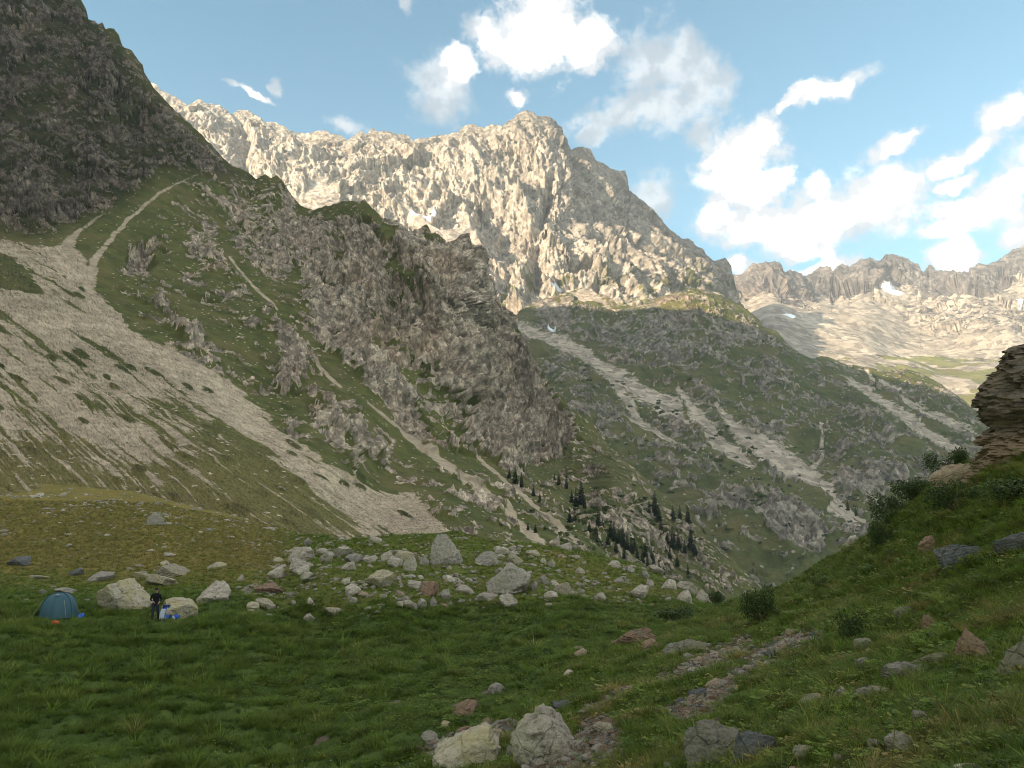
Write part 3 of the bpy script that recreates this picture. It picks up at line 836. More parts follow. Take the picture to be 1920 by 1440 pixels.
MZ = -6.3
E_TOP_PTS = [(-450, 900), (-200, 895), (0, 900), (250, 922), (420, 962), (560, 1000), (650, 1012), (700, 1010), (770, 1003), (850, 996), (930, 1012), (1000, 1020), (1080, 1028),
             (1150, 1040), (1200, 1060), (1250, 1085), (1290, 1105), (1328, 1130), (1350, 1136), (1400, 1116), (1480, 1088), (1560, 1040), (1620, 1002), (1680, 957), (1740, 910),
             (1800, 872), (1860, 846), (1920, 826), (2060, 765), (2300, 660)]
E_CTRL = [(x, y, dz(x, y, z)) for x, y, z in [(-450, 1700, MZ), (0, 1700, MZ), (-300, 1440, MZ), (0, 1440, MZ), (300, 1440, MZ), (600, 1440, MZ - .1), (300, 1700, MZ + .1), (0, 1300, MZ), (400, 1300, MZ - .1), (700, 1300, MZ),
                                             (900, 1250, MZ - .1), (0, 1190, MZ), (400, 1180, MZ), (800, 1160, MZ), (1100, 1165, MZ), (1230, 1160, MZ - .1), (600, 1142, MZ), (900, 1140, MZ), (-300, 1190, MZ + .2)]]
E_CTRL += [(0, 1100, 59), (300, 1100, 58), (0, 1040, 80), (0, 980, 108), (0, 900, 160), (-450, 900, 130), (-450, 1040, 66), (300, 1040, 77), (290, 985, 102), (250, 922, 152), (450, 1060, 68), (500, 1010, 105), (420, 962, 142),
           (560, 1000, 125), (600, 1060, 59), (650, 1012, 86), (700, 1012, 76), (850, 998, 74), (850, 1060, 59), (1000, 1022, 74), (1000, 1080, 57), (1100, 1032, 76), (1200, 1062, 74), (1200, 1110, 57),
           (1290, 1105, 68), (1328, 1130, 62), (1280, 1128, 55), (1400, 1116, 49), (1480, 1088, 45), (1620, 1002, 39.5), (1740, 910, 35), (1860, 846, 31), (1920, 826, 30), (2060, 765, 28), (2300, 660, 25),
           (1920, 1440, 5.6), (1920, 1200, 12), (1920, 1000, 20), (1700, 1440, 7), (1700, 1200, 15), (1700, 1050, 26), (1500, 1440, 8.6), (1500, 1300, 12.6), (1500, 1180, 23), (1300, 1440, 10.6),
           (1300, 1300, 17), (1300, 1200, 29), (1100, 1440, 13.4), (1100, 1330, 19), (1100, 1250, 27), (960, 1440, 15.6), (850, 1440, 17.2), (960, 1340, 21.5), (2300, 1440, 4.4), (2300, 1000, 13),
           (1920, 1700, 3.4), (1300, 1700, 6.5), (960, 1700, 9.5), (2300, 1700, 3.0), (600, 1700, 13)]
E_D = tps(E_CTRL)
E_TOP = polyline(E_TOP_PTS)
ENU, ENV, EX0, EX1, EBOT, EPOW = nres(620), nres(400), -450, 2300, 1700, 1.25
px_ = np.linspace(EX0, EX1, ENU)
etop = E_TOP(px_) + 2.2 * fbm(np.stack([px_ / 25, 0 * px_, 0 * px_], -1), 3, 140)
PX = np.repeat(px_[None], ENV, 0)
PY = etop[None] + (EBOT - etop)[None] * (np.linspace(0, 1, ENV) ** EPOW)[:, None]
D = E_D(PX, PY)
P = at(PX, PY, D)
N = normals(P)
fb_big = fbm(P / 7, 3, 141)
hump, hr = facet(P / 1.1, 142, 0.3)
moundm = poly_mask(PX, PY, [(440, 1080), (540, 1015), (650, 1015), (850, 990), (1000, 1015), (1150, 1035), (1280, 1095), (1335, 1130), (1200, 1130), (1000, 1140), (800, 1140), (640, 1150), (480, 1140)], 14)
hillm = poly_mask(PX, PY, [(1345, 1125), (1500, 1070), (1700, 930), (1950, 800), (2400, 600), (2400, 1800), (500, 1800), (850, 1430), (980, 1330), (1080, 1230), (1180, 1190)], 16)
meadow = (1 - hillm) * sstep(PY, 1110, 1165)
DEB = [[(1420, 1215), (1470, 1185), (1545, 1175), (1540, 1200), (1480, 1225), (1430, 1250), (1400, 1270), (1370, 1300), (1330, 1330), (1280, 1348), (1230, 1342), (1290, 1300), (1350, 1270)],
       [(1320, 1215), (1400, 1195), (1420, 1207), (1350, 1242), (1270, 1277), (1200, 1292), (1170, 1312), (1100, 1332), (1085, 1322), (1180, 1285), (1260, 1248)],
       [(1085, 1335), (1160, 1335), (1165, 1400), (1100, 1442), (960, 1450), (1000, 1410), (1060, 1400)], [(780, 1395), (850, 1370), (960, 1350), (1000, 1362), (900, 1392), (820, 1425)]]
wx, wy = 20 * fbm(P / 1.6, 3, 143), 20 * fbm(P / 1.6, 3, 144)
deb = np.zeros_like(PX)
for pl in DEB:
    deb = np.maximum(deb, poly_mask(PX + wx, PY + wy, pl, 7))
deb = deb * (0.8 + 0.2 * sstep(fbm(P / 1.1, 3, 149), -0.2, 0.2))
disp = 0.16 * fb_big * np.clip(D / 20, 0.3, 2.5) + meadow * (0.08 * hump + 0.20 * fbm(P / 0.75, 3, 145)) + moundm * (0.35 * fbm(P / 3, 3, 146)) \
    + hillm * (0.22 * fbm(P / 2.4, 3, 147) + 0.05 * fbm(P / 0.5, 2, 148)) * np.clip(D / 14, 0.25, 1) - 0.05 * deb
disp *= np.clip((D - 2) / 6, 0.1, 1)
P = P + N * disp[..., None]
EP, EPX, EPY = P, PX, PY
Edist = D
yelE = sstep(PY + 18 * fbm(P / 12, 3, 150), 1120, 1060) * sstep(PX + 40 * fbm(P / 9, 2, 151), 640, 480)
yelE = np.maximum(yelE, 0.62 * moundm * sstep(PX, 880, 1040) * sstep(fbm(P / 6, 3, 152), -0.35, 0.2))
yelE = np.maximum(yelE, 0.35 * moundm)
soil = np.maximum(deb, 0)
for (sx, sy, rx_s, ry_s) in [(690, 1322, 22, 5), (738, 1312, 14, 5), (600, 1392, 16, 6), (560, 1404, 20, 5), (868, 1330, 26, 9), (930, 1296, 30, 8)]:
    soil = np.maximum(soil, np.clip(1.5 - np.hypot((PX - sx + wx) / rx_s, (PY - sy + (PX - sx) * 0.3 + wy) / ry_s), 0, 1))
dry = hillm * sstep(fbm(P / 1.6, 3, 153), 0.08, 0.4)
lushE = (1 - yelE) * sstep(fbm(P / 4.0, 3, 154), -0.3, 0.35)


def e_mat():
    mt, m, bs = new_mat('turf')
    pos = m.n('ShaderNodeNewGeometry').outputs['Position']
    y_, s_, d_, l_ = (attr_node(m, k) for k in ('yellow', 'soil', 'dry', 'lush'))
    n1 = m.noise(pos, 0.35, 5, 0.62)
    n2 = m.noise(pos, 2.4, 5, 0.68)
    n3 = m.noise(pos, 14, 4, 0.65)
    gr = m.mix(m.ramp(n1, 0.35, 0.65), (0.06, 0.092, 0.017), (0.105, 0.145, 0.03))
    gr = m.mix(m.math('MULTIPLY', l_, 0.5), gr, (0.05, 0.088, 0.016))
    ye = m.mix(m.ramp(n1, 0.32, 0.68), (0.26, 0.19, 0.046), (0.17, 0.148, 0.04))
    ye = m.mix(m.math('MULTIPLY', m.ramp(n2, 0.55, 0.75), 0.5), ye, (0.19, 0.13, 0.045))
    c = m.mix(y_, gr, ye)
    c = m.mix(m.math('MULTIPLY', d_, 0.55), c, (0.13, 0.105, 0.045))
    c = m.mix(0.75, c, m.mix(n2, (0.35, 0.35, 0.35), (1.65, 1.65, 1.65)), 'MULTIPLY')
    c = m.mix(0.6, c, m.mix(n3, (0.4, 0.4, 0.4), (1.6, 1.6, 1.6)), 'MULTIPLY')
    so = m.mix(n2, (0.12, 0.088, 0.06), (0.24, 0.185, 0.135))
    c = m.mix(m.ramp(m.math('ADD', s_, m.math('MULTIPLY', m.math('SUBTRACT', n2, 0.5), 0.8)), 0.42, 0.62), c, so)
    m.put(bs.inputs['Base Color'], c)
    bp = m.n('ShaderNodeBump')
    bp.inputs['Strength'].default_value = 0.8
    bp.inputs['Distance'].default_value = 0.25
    m.put(bp.inputs['Height'], m.math('ADD', n2, m.math('MULTIPLY', n3, 0.4)))
    m.t.links.new(bp.outputs[0], bs.inputs['Normal'])
    return mt


Pb, at_ = back_rows(P, {'yellow': yelE, 'soil': soil, 'dry': dry, 'lush': lushE}, 8, 1.6, 0.75)
tag(grid_mesh('ground', Pb, at_, e_mat()), kind='structure')


def ground(px, py):
    """point of the near ground seen at that bearing"""
    fu = np.clip((px - EX0) / (EX1 - EX0) * (ENU - 1), 0, ENU - 1.001)
    iu = int(fu)
    tp = etop[iu] + (etop[iu + 1] - etop[iu]) * (fu - iu)
    v = np.clip((py - tp) / (EBOT - tp), 0, 0.9999) ** (1 / EPOW) * (ENV - 1)
    iv = min(int(v), ENV - 2)
    a, b = fu - iu, v - iv
    return EP[iv, iu] * (1 - a) * (1 - b) + EP[iv, iu + 1] * a * (1 - b) + EP[iv + 1, iu] * (1 - a) * b + EP[iv + 1, iu + 1] * a * b


# ------------------------------------------------------------------ small mesh helpers
def mesh_obj(name, verts, faces, mat, parent=None, smooth=False, loc=None):
    me = bpy.data.meshes.new(name)
    me.from_pydata([tuple(map(float, v)) for v in verts], [], faces)
    if smooth:
        me.polygons.foreach_set('use_smooth', [True] * len(me.polygons))
    for mm in (mat if isinstance(mat, list) else [mat]):
        me.materials.append(mm)
    me.update()
    o = bpy.data.objects.new(name, me)
    col.objects.link(o)
    if parent:
        o.parent = parent
    if loc is not None:
        o.location = loc
    return o


def empty(name, loc, rz=0.0):
    o = bpy.data.objects.new(name, None)
    o.empty_display_size = 0.2
    o.location = [float(c) for c in loc]
    o.rotation_euler = (0, 0, rz)
    col.objects.link(o)
    return o


def simple_mat(name, c, rough=0.8, var=0.25, scale=8.0, spec=0.2, bump=0.0):
    mt, m, bs = new_mat(name)
    tcn = m.n('ShaderNodeTexCoord').outputs['Object']
    n_ = m.noise(tcn, scale, 4, 0.6)
    lo, hi = 1 - var, 1 + var
    m.put(bs.inputs['Base Color'], m.mix(1.0, c, m.mix(n_, (lo, lo, lo), (hi, hi, hi)), 'MULTIPLY'))
    bs.inputs['Roughness'].default_value = rough
    bs.inputs['Specular IOR Level'].default_value = spec
    if bump:
        bp = m.n('ShaderNodeBump')
        bp.inputs['Strength'].default_value = bump
        bp.inputs['Distance'].default_value = 0.02
        m.put(bp.inputs['Height'], n_)
        m.t.links.new(bp.outputs[0], bs.inputs['Normal'])
    return mt


def tube(pts, rad, n=6, closed_ends=True):
    pts = [Vector(p) for p in pts]
    V, Fc = [], []
    for i, p in enumerate(pts):
        d = (pts[min(i + 1, len(pts) - 1)] - pts[max(i - 1, 0)]).normalized()
        a = d.orthogonal().normalized()
        b = d.cross(a)
        r = rad[i] if isinstance(rad, (list, tuple)) else rad
        for k in range(n):
            t = 2 * math.pi * k / n
            V.append(p + (a * math.cos(t) + b * math.sin(t)) * r)
    for i in range(len(pts) - 1):
        for k in range(n):
            Fc.append((i * n + k, i * n + (k + 1) % n, (i + 1) * n + (k + 1) % n, (i + 1) * n + k))
    if closed_ends:
        Fc.append(tuple(range(n))[::-1])
        Fc.append(tuple((len(pts) - 1) * n + k for k in range(n)))
    return V, Fc


def join(*parts):
    V, Fc = [], []
    for v, f in parts:
        o = len(V)
        V += list(v)
        Fc += [tuple(i + o for i in q) for q in f]
    return V, Fc


# ------------------------------------------------------------------ boulders
def rock_mat(name, base, dark, lichen, lich_amt, scale=1.0):
    mt, m, bs = new_mat(name)
    tcn = m.n('ShaderNodeTexCoord').outputs['Object']
    oi = m.n('ShaderNodeObjectInfo').outputs['Random']
    off = m.vmath('ADD', tcn, m.vmath('SCALE', (13.0, 7.0, 5.0), scale=oi))
    n1 = m.noise(off, 1.3 * scale, 5, 0.62)
    n2 = m.noise(off, 6.0 * scale, 5, 0.68)
    n3 = m.noise(off, 30.0 * scale, 3, 0.6)
    st = m.noise(m.vmath('MULTIPLY', off, (1, 1, 4)), 2.2 * scale, 4, 0.6)
    cr = m.ramp(m.voro(off, 1.7 * scale, 'DISTANCE_TO_EDGE'), 0.0, 0.035)
    c = m.mix(m.ramp(n2, 0.27, 0.55), dark, base)
    c = m.mix(m.math('MULTIPLY', m.ramp(st, 0.55, 0.7), 0.5), c, dark)
    c = m.mix(m.math('MULTIPLY', m.ramp(n1, 0.62 - lich_amt * 0.3, 0.72 - lich_amt * 0.2), 0.75), c, lichen)
    c = m.mix(0.6, c, m.mix(n3, (0.55, 0.55, 0.55), (1.45, 1.45, 1.45)), 'MULTIPLY')
    sat = m.n('ShaderNodeHueSaturation')
    m.put(sat.inputs['Value'], m.ramp(oi, 0, 1, 0.82, 1.15, smooth=False))
    m.put(sat.inputs['Color'], c)
    m.put(bs.inputs['Base Color'], sat.outputs[0])
    bp = m.n('ShaderNodeBump')
    bp.inputs['Strength'].default_value = 0.9
    bp.inputs['Distance'].default_value = 0.06 / scale
    m.put(bp.inputs['Height'], m.math('ADD', m.math('ADD', m.math('MULTIPLY', n2, 1.2), m.math('MULTIPLY', n3, 0.35)), m.math('ADD', st, m.math('MULTIPLY', cr, 0.5))))
    m.t.links.new(bp.outputs[0], bs.inputs['Normal'])
    return mt


RM = {'slate': rock_mat('slate_rock', (0.23, 0.205, 0.165), (0.095, 0.085, 0.068), (0.2, 0.185, 0.1), 0.55),
      'pale': rock_mat('pale_rock', (0.46, 0.39, 0.305), (0.18, 0.15, 0.118), (0.30, 0.27, 0.17), 0.35),
      'lichen': rock_mat('lichened_rock', (0.40, 0.34, 0.245), (0.17, 0.145, 0.11), (0.37, 0.31, 0.165), 0.6),
      'grey': rock_mat('grey_rock', (0.34, 0.295, 0.24), (0.14, 0.12, 0.1), (0.26, 0.235, 0.16), 0.35),
      'dark': rock_mat('dark_rock', (0.14, 0.135, 0.13), (0.06, 0.058, 0.057), (0.2, 0.2, 0.15), 0.25),
      'red': rock_mat('rusty_rock', (0.28, 0.18, 0.12), (0.13, 0.085, 0.06), (0.24, 0.21, 0.15), 0.3),
      'tan': rock_mat('tan_rock', (0.36, 0.265, 0.18), (0.18, 0.13, 0.09), (0.3, 0.26, 0.17), 0.35)}

_bm = bmesh.new()
bmesh.ops.create_icosphere(_bm, subdivisions=5, radius=1)
ICO_V = np.array([v.co[:] for v in _bm.verts])
ICO_F = [tuple(v.index for v in f.verts) for f in _bm.faces]
_bm.free()
_bm = bmesh.new()
bmesh.ops.create_icosphere(_bm, subdivisions=3, radius=1)
ICO3_V = np.array([v.co[:] for v in _bm.verts])
ICO3_F = [tuple(v.index for v in f.verts) for f in _bm.faces]
_bm.free()


def rock_verts(seed, dirs, layered=0.0, rough=1.0, taper=0.0):
    g = np.random.default_rng(seed)
    n = int(g.integers(9, 14))
    nr = g.normal(size=(n, 3))
    nr /= np.linalg.norm(nr, axis=1)[:, None]
    h = g.uniform(0.62, 1.0, n)
    s = np.maximum(dirs @ nr.T / h, 0)
    r = (s ** 40).sum(1) ** (-1 / 40)
    r = np.clip(r, 0.5, 1.35)
    q = dirs * r[:, None]
    f1_, _ = facet(q * 2.1 + seed * 3.7, seed % 97, 0.7)
    f2_, _ = facet(q * 5.0 + seed * 1.3, seed % 89, 0.7)
    r = r * (1 + rough * (0.10 * f1_ + 0.05 * f2_ + 0.05 * fbm(q * 3 + seed, 3, seed % 61)))
    if layered:
        zz_ = q[:, 2] * 5.5 + 0.9 * q[:, 0] + 0.5 * fbm(q * 1.5 + seed, 2, 3)
        r = r * (1 + 0.5 * layered * (np.abs((zz_ % 1.0) - 0.5) - 0.25))
    q = dirs * r[:, None]
    if taper:
        t = np.clip((q[:, 2] + 0.6) / 1.6, 0, 1)
        q[:, :2] *= (1.12 - taper * t)[:, None]
    return q


def boulder(name, x0, x1, y0, y1, mat, seed, label, cat='boulder', group=None, tilt=0.0, layered=0.0, taper=0.0, depth=0.85, sub=5, sink=0.5, rough=1.0):
    base = ground((x0 + x1) / 2, y1)
    dist = float(base[1]) / CP
    wd, ht = (x1 - x0) / F * dist, (y1 - y0) / F * dist
    dirs, fc = (ICO_V, ICO_F) if sub == 5 else (ICO3_V, ICO3_F)
    q = rock_verts(seed, dirs, layered, rough, taper)
    ca, sa = math.cos(R(tilt)), math.sin(R(tilt))
    q = q / np.array([np.ptp(q[:, 0]), np.ptp(q[:, 1]), np.ptp(q[:, 2])])
    q = q * np.array([wd, wd * depth, ht * (1 + sink)])
    x, z = q[:, 0] * ca - q[:, 2] * sa, q[:, 0] * sa + q[:, 2] * ca
    x, z = x * wd / np.ptp(x), z * ht * (1 + sink) / np.ptp(z)
    q = np.stack([x - (x.max() + x.min()) / 2, q[:, 1], z - z.max() + ht], -1)
    hd = np.array([base[0], base[1], 0]) / np.hypot(base[0], base[1])
    loc = base + hd * wd * depth * 0.38
    o = mesh_obj(name, q, fc, RM[mat] if isinstance(mat, str) else mat, smooth=True, loc=[float(c) for c in loc])
    o.data.set_sharp_from_angle(angle=R(26))
    o.rotation_euler = (0, 0, -math.atan2(base[0], base[1]))
    tag(o, label, cat, group)
    return o


BOULDERS = [
    (275, 309, 965, 987, 'grey', 'grey cracked boulder alone high on the yellow grass slope', {'layered': .2}),
    (15, 54, 1045, 1063, 'dark', 'dark wedge of rock with a pointed tip at the frame\'s left edge', {'tilt': 12}),
    (129, 155, 1066, 1080, 'dark', 'small slate-grey rock in the grass above and beyond the tent', {}),
    (165, 212, 1071, 1087, 'grey', 'pale-topped rock with a black shadowed face, above the largest camp boulder', {'tilt': 8}),
    (58, 92, 1080, 1087, 'lichen', 'thin flat slab in the grass, first above the tent', {}),
    (301, 318, 1050, 1059, 'lichen', 'small pale triangular stone above the low layered outcrop', {'taper': .6}),
    (237, 253, 1064, 1070, 'lichen', 'little flat stone between the black-faced rock and the layered outcrop', {}),
    (250, 284, 1072, 1082, 'lichen', 'low yellow-lichened stone touching the left end of the layered outcrop', {'tilt': -6}),
    (274, 340, 1076, 1096, 'lichen', 'lower yellowish shelf of the layered outcrop above the person', {'layered': .35, 'tilt': -14}),
    (295, 358, 1061, 1084, 'lichen', 'upper ridge of the layered outcrop above the person', {'layered': .35, 'tilt': -10}),
    (389, 425, 1057, 1067, 'lichen', 'long low lichened stone above the pale camp boulder', {}),
    (184, 284, 1090, 1145, 'lichen', 'largest camp boulder, rounded and lichened, between the tent and the person', {'rough': .8, 'depth': .9}),
    (299, 369, 1118, 1155, 'lichen', 'yellow-green lichened boulder with the blue backpack leaning on it', {'rough': .7}),
    (370, 430, 1095, 1131, 'pale', 'whitish lumpy camp boulder standing by itself beside the lichened ones', {}),
    (462, 486, 1127, 1140, 'lichen', 'yellowish stone at the near left corner of the rubble mound', {}),
    (104, 145, 1105, 1114, 'grey', 'narrow grey slab directly behind the top of the tent', {}),
    (72, 89, 1107, 1115, 'grey', 'small grey stone just left of the tent top', {}),
    (445, 457, 1075, 1086, 'pale', 'small upright pale stone at the mound\'s left end', {'taper': .4}),
    (540, 590, 1026, 1053, 'pale', 'broad pale block at the upper left corner of the rubble mound', {'rough': 1.2}),
    (542, 598, 1048, 1073, 'pale', 'folded whitish block under the broad corner block of the mound', {'layered': .3, 'tilt': -8}),
    (555, 581, 1062, 1079, 'pale', 'pale block wedged between the folded block and the cushion-like one', {}),
    (565, 599, 1073, 1088, 'pale', 'cushion-shaped pale boulder at the foot of the folded blocks', {'rough': .7}),
    (502, 538, 1063, 1086, 'pale', 'angular block with a flat white top left of the folded blocks', {'tilt': -10}),
    (511, 531, 1047, 1056, 'lichen', 'small lichened boulder in grass above the flat-topped angular block', {}),
    (570, 586, 1010, 1023, 'grey', 'knob of grey rock topmost at the mound\'s left corner', {}),
    (592, 617, 1028, 1038, 'pale', 'flat whitish stone beside the broad corner block', {}),
    (599, 625, 1033, 1053, 'pale', 'cracked pale boulder below the flat whitish stone', {}),
    (625, 665, 1023, 1040, 'pale', 'low wide pale boulder on the skyline edge of the mound', {}),
    (645, 681, 1033, 1051, 'grey', 'grey streaked boulder under the low wide pale one', {'layered': .25}),
    (680, 708, 1043, 1056, 'pale', 'small pale boulder right of the grey streaked one', {}),
    (692, 717, 1009, 1022, 'pale', 'pale boulder on the mound crest where the scree ends behind', {}),
    (714, 741, 1039, 1058, 'pale', 'rough pale boulder in the heap left of the lichen-topped block', {}),
    (740, 776, 1032, 1051, 'lichen', 'lichen-topped block with a shadowed right side, left of the pointed boulder', {'tilt': -8}),
    (725, 756, 1047, 1066, 'pale', 'whitish boulder lowest in the heap left of the pointed boulder', {}),
    (755, 781, 1045, 1073, 'pale', 'pale upright boulder next to the whitish heap, nearest the pointed boulder', {}),
    (785, 805, 1045, 1060, 'grey', 'grey stone at the left foot of the tall pointed boulder', {}),
    (637, 669, 1057, 1073, 'pale', 'pale boulder in grass below the grey streaked one', {}),
    (807, 867, 1005, 1061, 'grey', 'tall pointed grey boulder, highest on the rubble mound', {'taper': .75, 'depth': .7, 'sink': .2}),
    (890, 934, 1036, 1062, 'grey', 'rounded grey boulder right of the tall pointed one', {'rough': .8}),
    (689, 742, 1069, 1100, 'lichen', 'slanting lichened boulder with a black overhung right side, mid mound', {'tilt': 14}),
    (690, 718, 1081, 1098, 'pale', 'pale wedge leaning on the front of the slanting lichened boulder', {'taper': .5}),
    (647, 676, 1096, 1116, 'pale', 'pale pile boulder left of and below the slanting lichened one', {}),
    (650, 669, 1114, 1128, 'pale', 'small pale boulder lowest under the pale pile', {}),
    (639, 657, 1086, 1098, 'pale', 'small pale boulder topping the pale pile', {}),
    (741, 782, 1126, 1140, 'pale', 'flat whitish slab at the mound\'s front edge beside rusty stones', {}),
    (752, 770, 1116, 1128, 'grey', 'stone stacked behind the flat whitish front slab', {}),
    (787, 822, 1095, 1121, 'red', 'rusty-red tumble of rock in the middle front of the mound', {}),
    (765, 790, 1085, 1099, 'pale', 'pale rock above and left of the rusty-red tumble', {}),
    (781, 803, 1119, 1136, 'grey', 'upright grey stone below the rusty-red tumble, left one of two', {}),
    (805, 821, 1119, 1135, 'grey', 'upright grey stone below the rusty-red tumble, right one of two', {'taper': .4}),
    (824, 843, 1108, 1126, 'grey', 'grey stone to the right of the rusty-red tumble', {}),
    (824, 842, 1133, 1141, 'red', 'flat orange-brown stone at the very front of the mound', {}),
    (827, 855, 1080, 1092, 'pale', 'pale stone in grass below the tall pointed boulder', {}),
    (854, 890, 1095, 1111, 'pale', 'row-like pale rock left of the big blocky boulder', {'layered': .2}),
    (476, 536, 1092, 1111, 'red', 'flat brown-red layered rocks sunk in grass at the mound\'s left front', {'layered': .5}),
    (476, 518, 1121, 1139, 'lichen', 'lichened low rock cluster at the mound\'s left front corner', {}),
    (574, 590, 1124, 1138, 'pale', 'rounded pale stone alone in grass in front of the mound', {}),
    (606, 649, 1137, 1154, 'lichen', 'tilted beige slab lying nearest the meadow in front of the mound', {'tilt': -16}),
    (569, 590, 1147, 1161, 'pale', 'jagged small pale rock, nearest the meadow of all mound stones', {}),
    (544, 555, 1126, 1134, 'pale', 'tiny white stone left of the rounded pale stone', {}),
    (912, 995, 1064, 1118, 'grey', 'big blocky grey boulder with an overhanging shoulder, front of the mound', {'rough': 1.1, 'tilt': 10}),
    (936, 971, 1114, 1137, 'pale', 'white-faced boulder at the front foot of the big blocky boulder', {}),
    (890, 936, 1115, 1129, 'pale', 'string of broken pale rock left of the white-faced boulder', {}),
    (925, 943, 1021, 1033, 'pale', 'rounded cream boulder on the crest above the rounded grey one, upper of two', {'rough': .6}),
    (927, 953, 1026, 1039, 'pale', 'rounded cream boulder on the crest above the rounded grey one, lower of two', {'rough': .6}),
    (949, 981, 1042, 1061, 'lichen', 'lichened boulder right of the rounded grey boulder', {}),
    (985, 1015, 1030, 1042, 'lichen', 'flat lichened rock high on the mound\'s crest', {}),
    (1014, 1025, 1044, 1055, 'pale', 'small upright cream stone left of the egg-shaped one', {}),
    (1027, 1042, 1046, 1062, 'pale', 'egg-shaped cream stone standing in yellowed grass', {'rough': .5}),
    (1050, 1073, 1017, 1029, 'pale', 'cream boulder alone on the skyline at the path\'s end', {'rough': .7}),
    (1073, 1082, 1021, 1029, 'grey', 'little grey stone touching the cream skyline boulder', {}),
    (1077, 1097, 1062, 1074, 'pale', 'split pale stone in yellowed grass on the right half of the mound', {}),
    (1139, 1163, 1049, 1061, 'pale', 'flat pale boulder high on the mound\'s yellow right shoulder', {}),
    (1151, 1170, 1084, 1093, 'grey', 'small grey boulder alone in the middle of the right shoulder', {}),
    (1182, 1216, 1099, 1123, 'pale', 'fractured pale boulder near the mound\'s right foot', {'layered': .25, 'tilt': -10}),
    (1239, 1268, 1090, 1108, 'pale', 'smooth light boulder on the mound\'s right rim', {'rough': .7}),
    (1212, 1227, 1085, 1099, 'pale', 'pale stone between the fractured boulder and the smooth rim boulder', {}),
    (1202, 1218, 1071, 1085, 'grey', 'grey angular stone on the right rim above the pale one', {}),
    (1215, 1246, 1064, 1080, 'pale', 'long pale rock along the right rim of the mound', {'tilt': -20}),
    (1267, 1296, 1111, 1130, 'pale', 'broad pale boulder low on the rim, second from its right end', {}),
    (1302, 1328, 1107, 1128, 'pale', 'last boulder at the right tip of the mound beside a dark bush', {}),
    (1268, 1308, 1096, 1114, 'pale', 'sloping bare rock rib just above the rim\'s last boulders', {'tilt': -24}),
    (1037, 1070, 1089, 1112, 'lichen', 'double-humped grey boulder right of the big blocky one', {'layered': .25, 'tilt': -12}),
    (1012, 1031, 1081, 1097, 'grey', 'angular stone with dark seam right of the big blocky boulder', {}),
    (1019, 1045, 1114, 1128, 'pale', 'low pale stone at the mound\'s front foot, right of the white-faced boulder', {}),
    (1115, 1136, 1117, 1131, 'pale', 'jagged whitish stone alone at the mound\'s right front foot', {'tilt': 15}),
    (1175, 1190, 1062, 1072, 'grey', 'weathered stone near the top of the mound\'s right shoulder', {}),
    (926, 946, 1064, 1077, 'grey', 'small grey boulder behind the top of the big blocky boulder', {}),
    (994, 1008, 1093, 1109, 'grey', 'pale narrow stone leaning at the right side of the big blocky boulder', {}),
    # near hillside
    (1075, 1102, 1226, 1241, 'tan', 'tan lumpy stone at the foot of the near hillside', {}),
    (1071, 1096, 1217, 1224, 'tan', 'flat tan stone just above the tan lumpy one', {}),
    (1146, 1231, 1187, 1217, 'red', 'long rust-brown slab slanting up at the hillside\'s foot', {'tilt': 18, 'layered': .3, 'depth': .4}),
    (1205, 1243, 1199, 1227, 'red', 'brown rock with a grey cap right of the rust-brown slab', {'tilt': 14}),
    (1240, 1330, 1187, 1220, 'grey', 'long thin lichened slab slanting up the green hillside', {'tilt': 19, 'depth': .3}),
    (1251, 1270, 1161, 1171, 'tan', 'small tan stone in grass above the long slabs', {}),
    (958, 1091, 1328, 1424, 'pale', 'large pale foreground boulder, higher of the two at the bottom edge', {'tilt': 24, 'rough': .9}),
    (815, 938, 1383, 1452, 'lichen', 'large lichened foreground boulder cut by the bottom edge', {'rough': .8, 'tilt': 12}),
    (847, 896, 1314, 1341, 'red', 'brown half-buried rock where the meadow meets the hillside', {'tilt': 16, 'depth': .5}),
    (915, 947, 1288, 1304, 'grey', 'grey stone on bare soil above the brown half-buried rock', {}),
    (1057, 1076, 1263, 1274, 'pale', 'small white stone in grass below the tan lumpy one', {}),
    (1033, 1070, 1314, 1331, 'dark', 'dark grey stone just above the higher foreground boulder', {}),
    (943, 962, 1393, 1419, 'grey', 'upright stone wedged between the two foreground boulders', {}),
    (1117, 1149, 1357, 1374, 'lichen', 'yellow-lichened stone right of the higher foreground boulder', {}),
    (790, 820, 1375, 1394, 'grey', 'grey stone in rubble left of the foreground boulders', {}),
    (827, 847, 1353, 1363, 'lichen', 'small lichened stone above the rubble left of the foreground boulders', {}),
    (1287, 1400, 1352, 1431, 'grey', 'broken pale boulder in grass at the bottom edge, right of the foreground pair', {'layered': .25, 'tilt': 14}),
    (1373, 1466, 1370, 1426, 'dark', 'dark slab leaning on the broken pale boulder at the bottom edge', {'tilt': 26, 'depth': .5}),
    (1663, 1729, 1366, 1413, 'grey', 'angular grey boulder alone in grass at the lower right', {'tilt': 12}),
    (1655, 1735, 1240, 1268, 'grey', 'lower lichened slab of the pair under the mossy overhang', {'tilt': 10, 'layered': .3, 'depth': .5}),
    (1695, 1795, 1222, 1247, 'lichen', 'upper lichened slab of the pair under the mossy overhang', {'tilt': 3, 'layered': .3, 'depth': .5}),
    (1598, 1668, 1278, 1306, 'lichen', 'thin lichened slab slanting in grass below the slab pair', {'tilt': 20, 'depth': .4}),
    (1783, 1862, 1163, 1232, 'red', 'rusty moss-covered rock with a black hollow beneath', {'layered': .3, 'rough': 1.2}),
    (1876, 1990, 1160, 1256, 'grey', 'big lichen-spotted rock cut by the right edge', {'rough': 1.2}),
    (1678, 1713, 1132, 1156, 'grey', 'slanting grey slab high on the hillside, left of two', {'tilt': 26}),
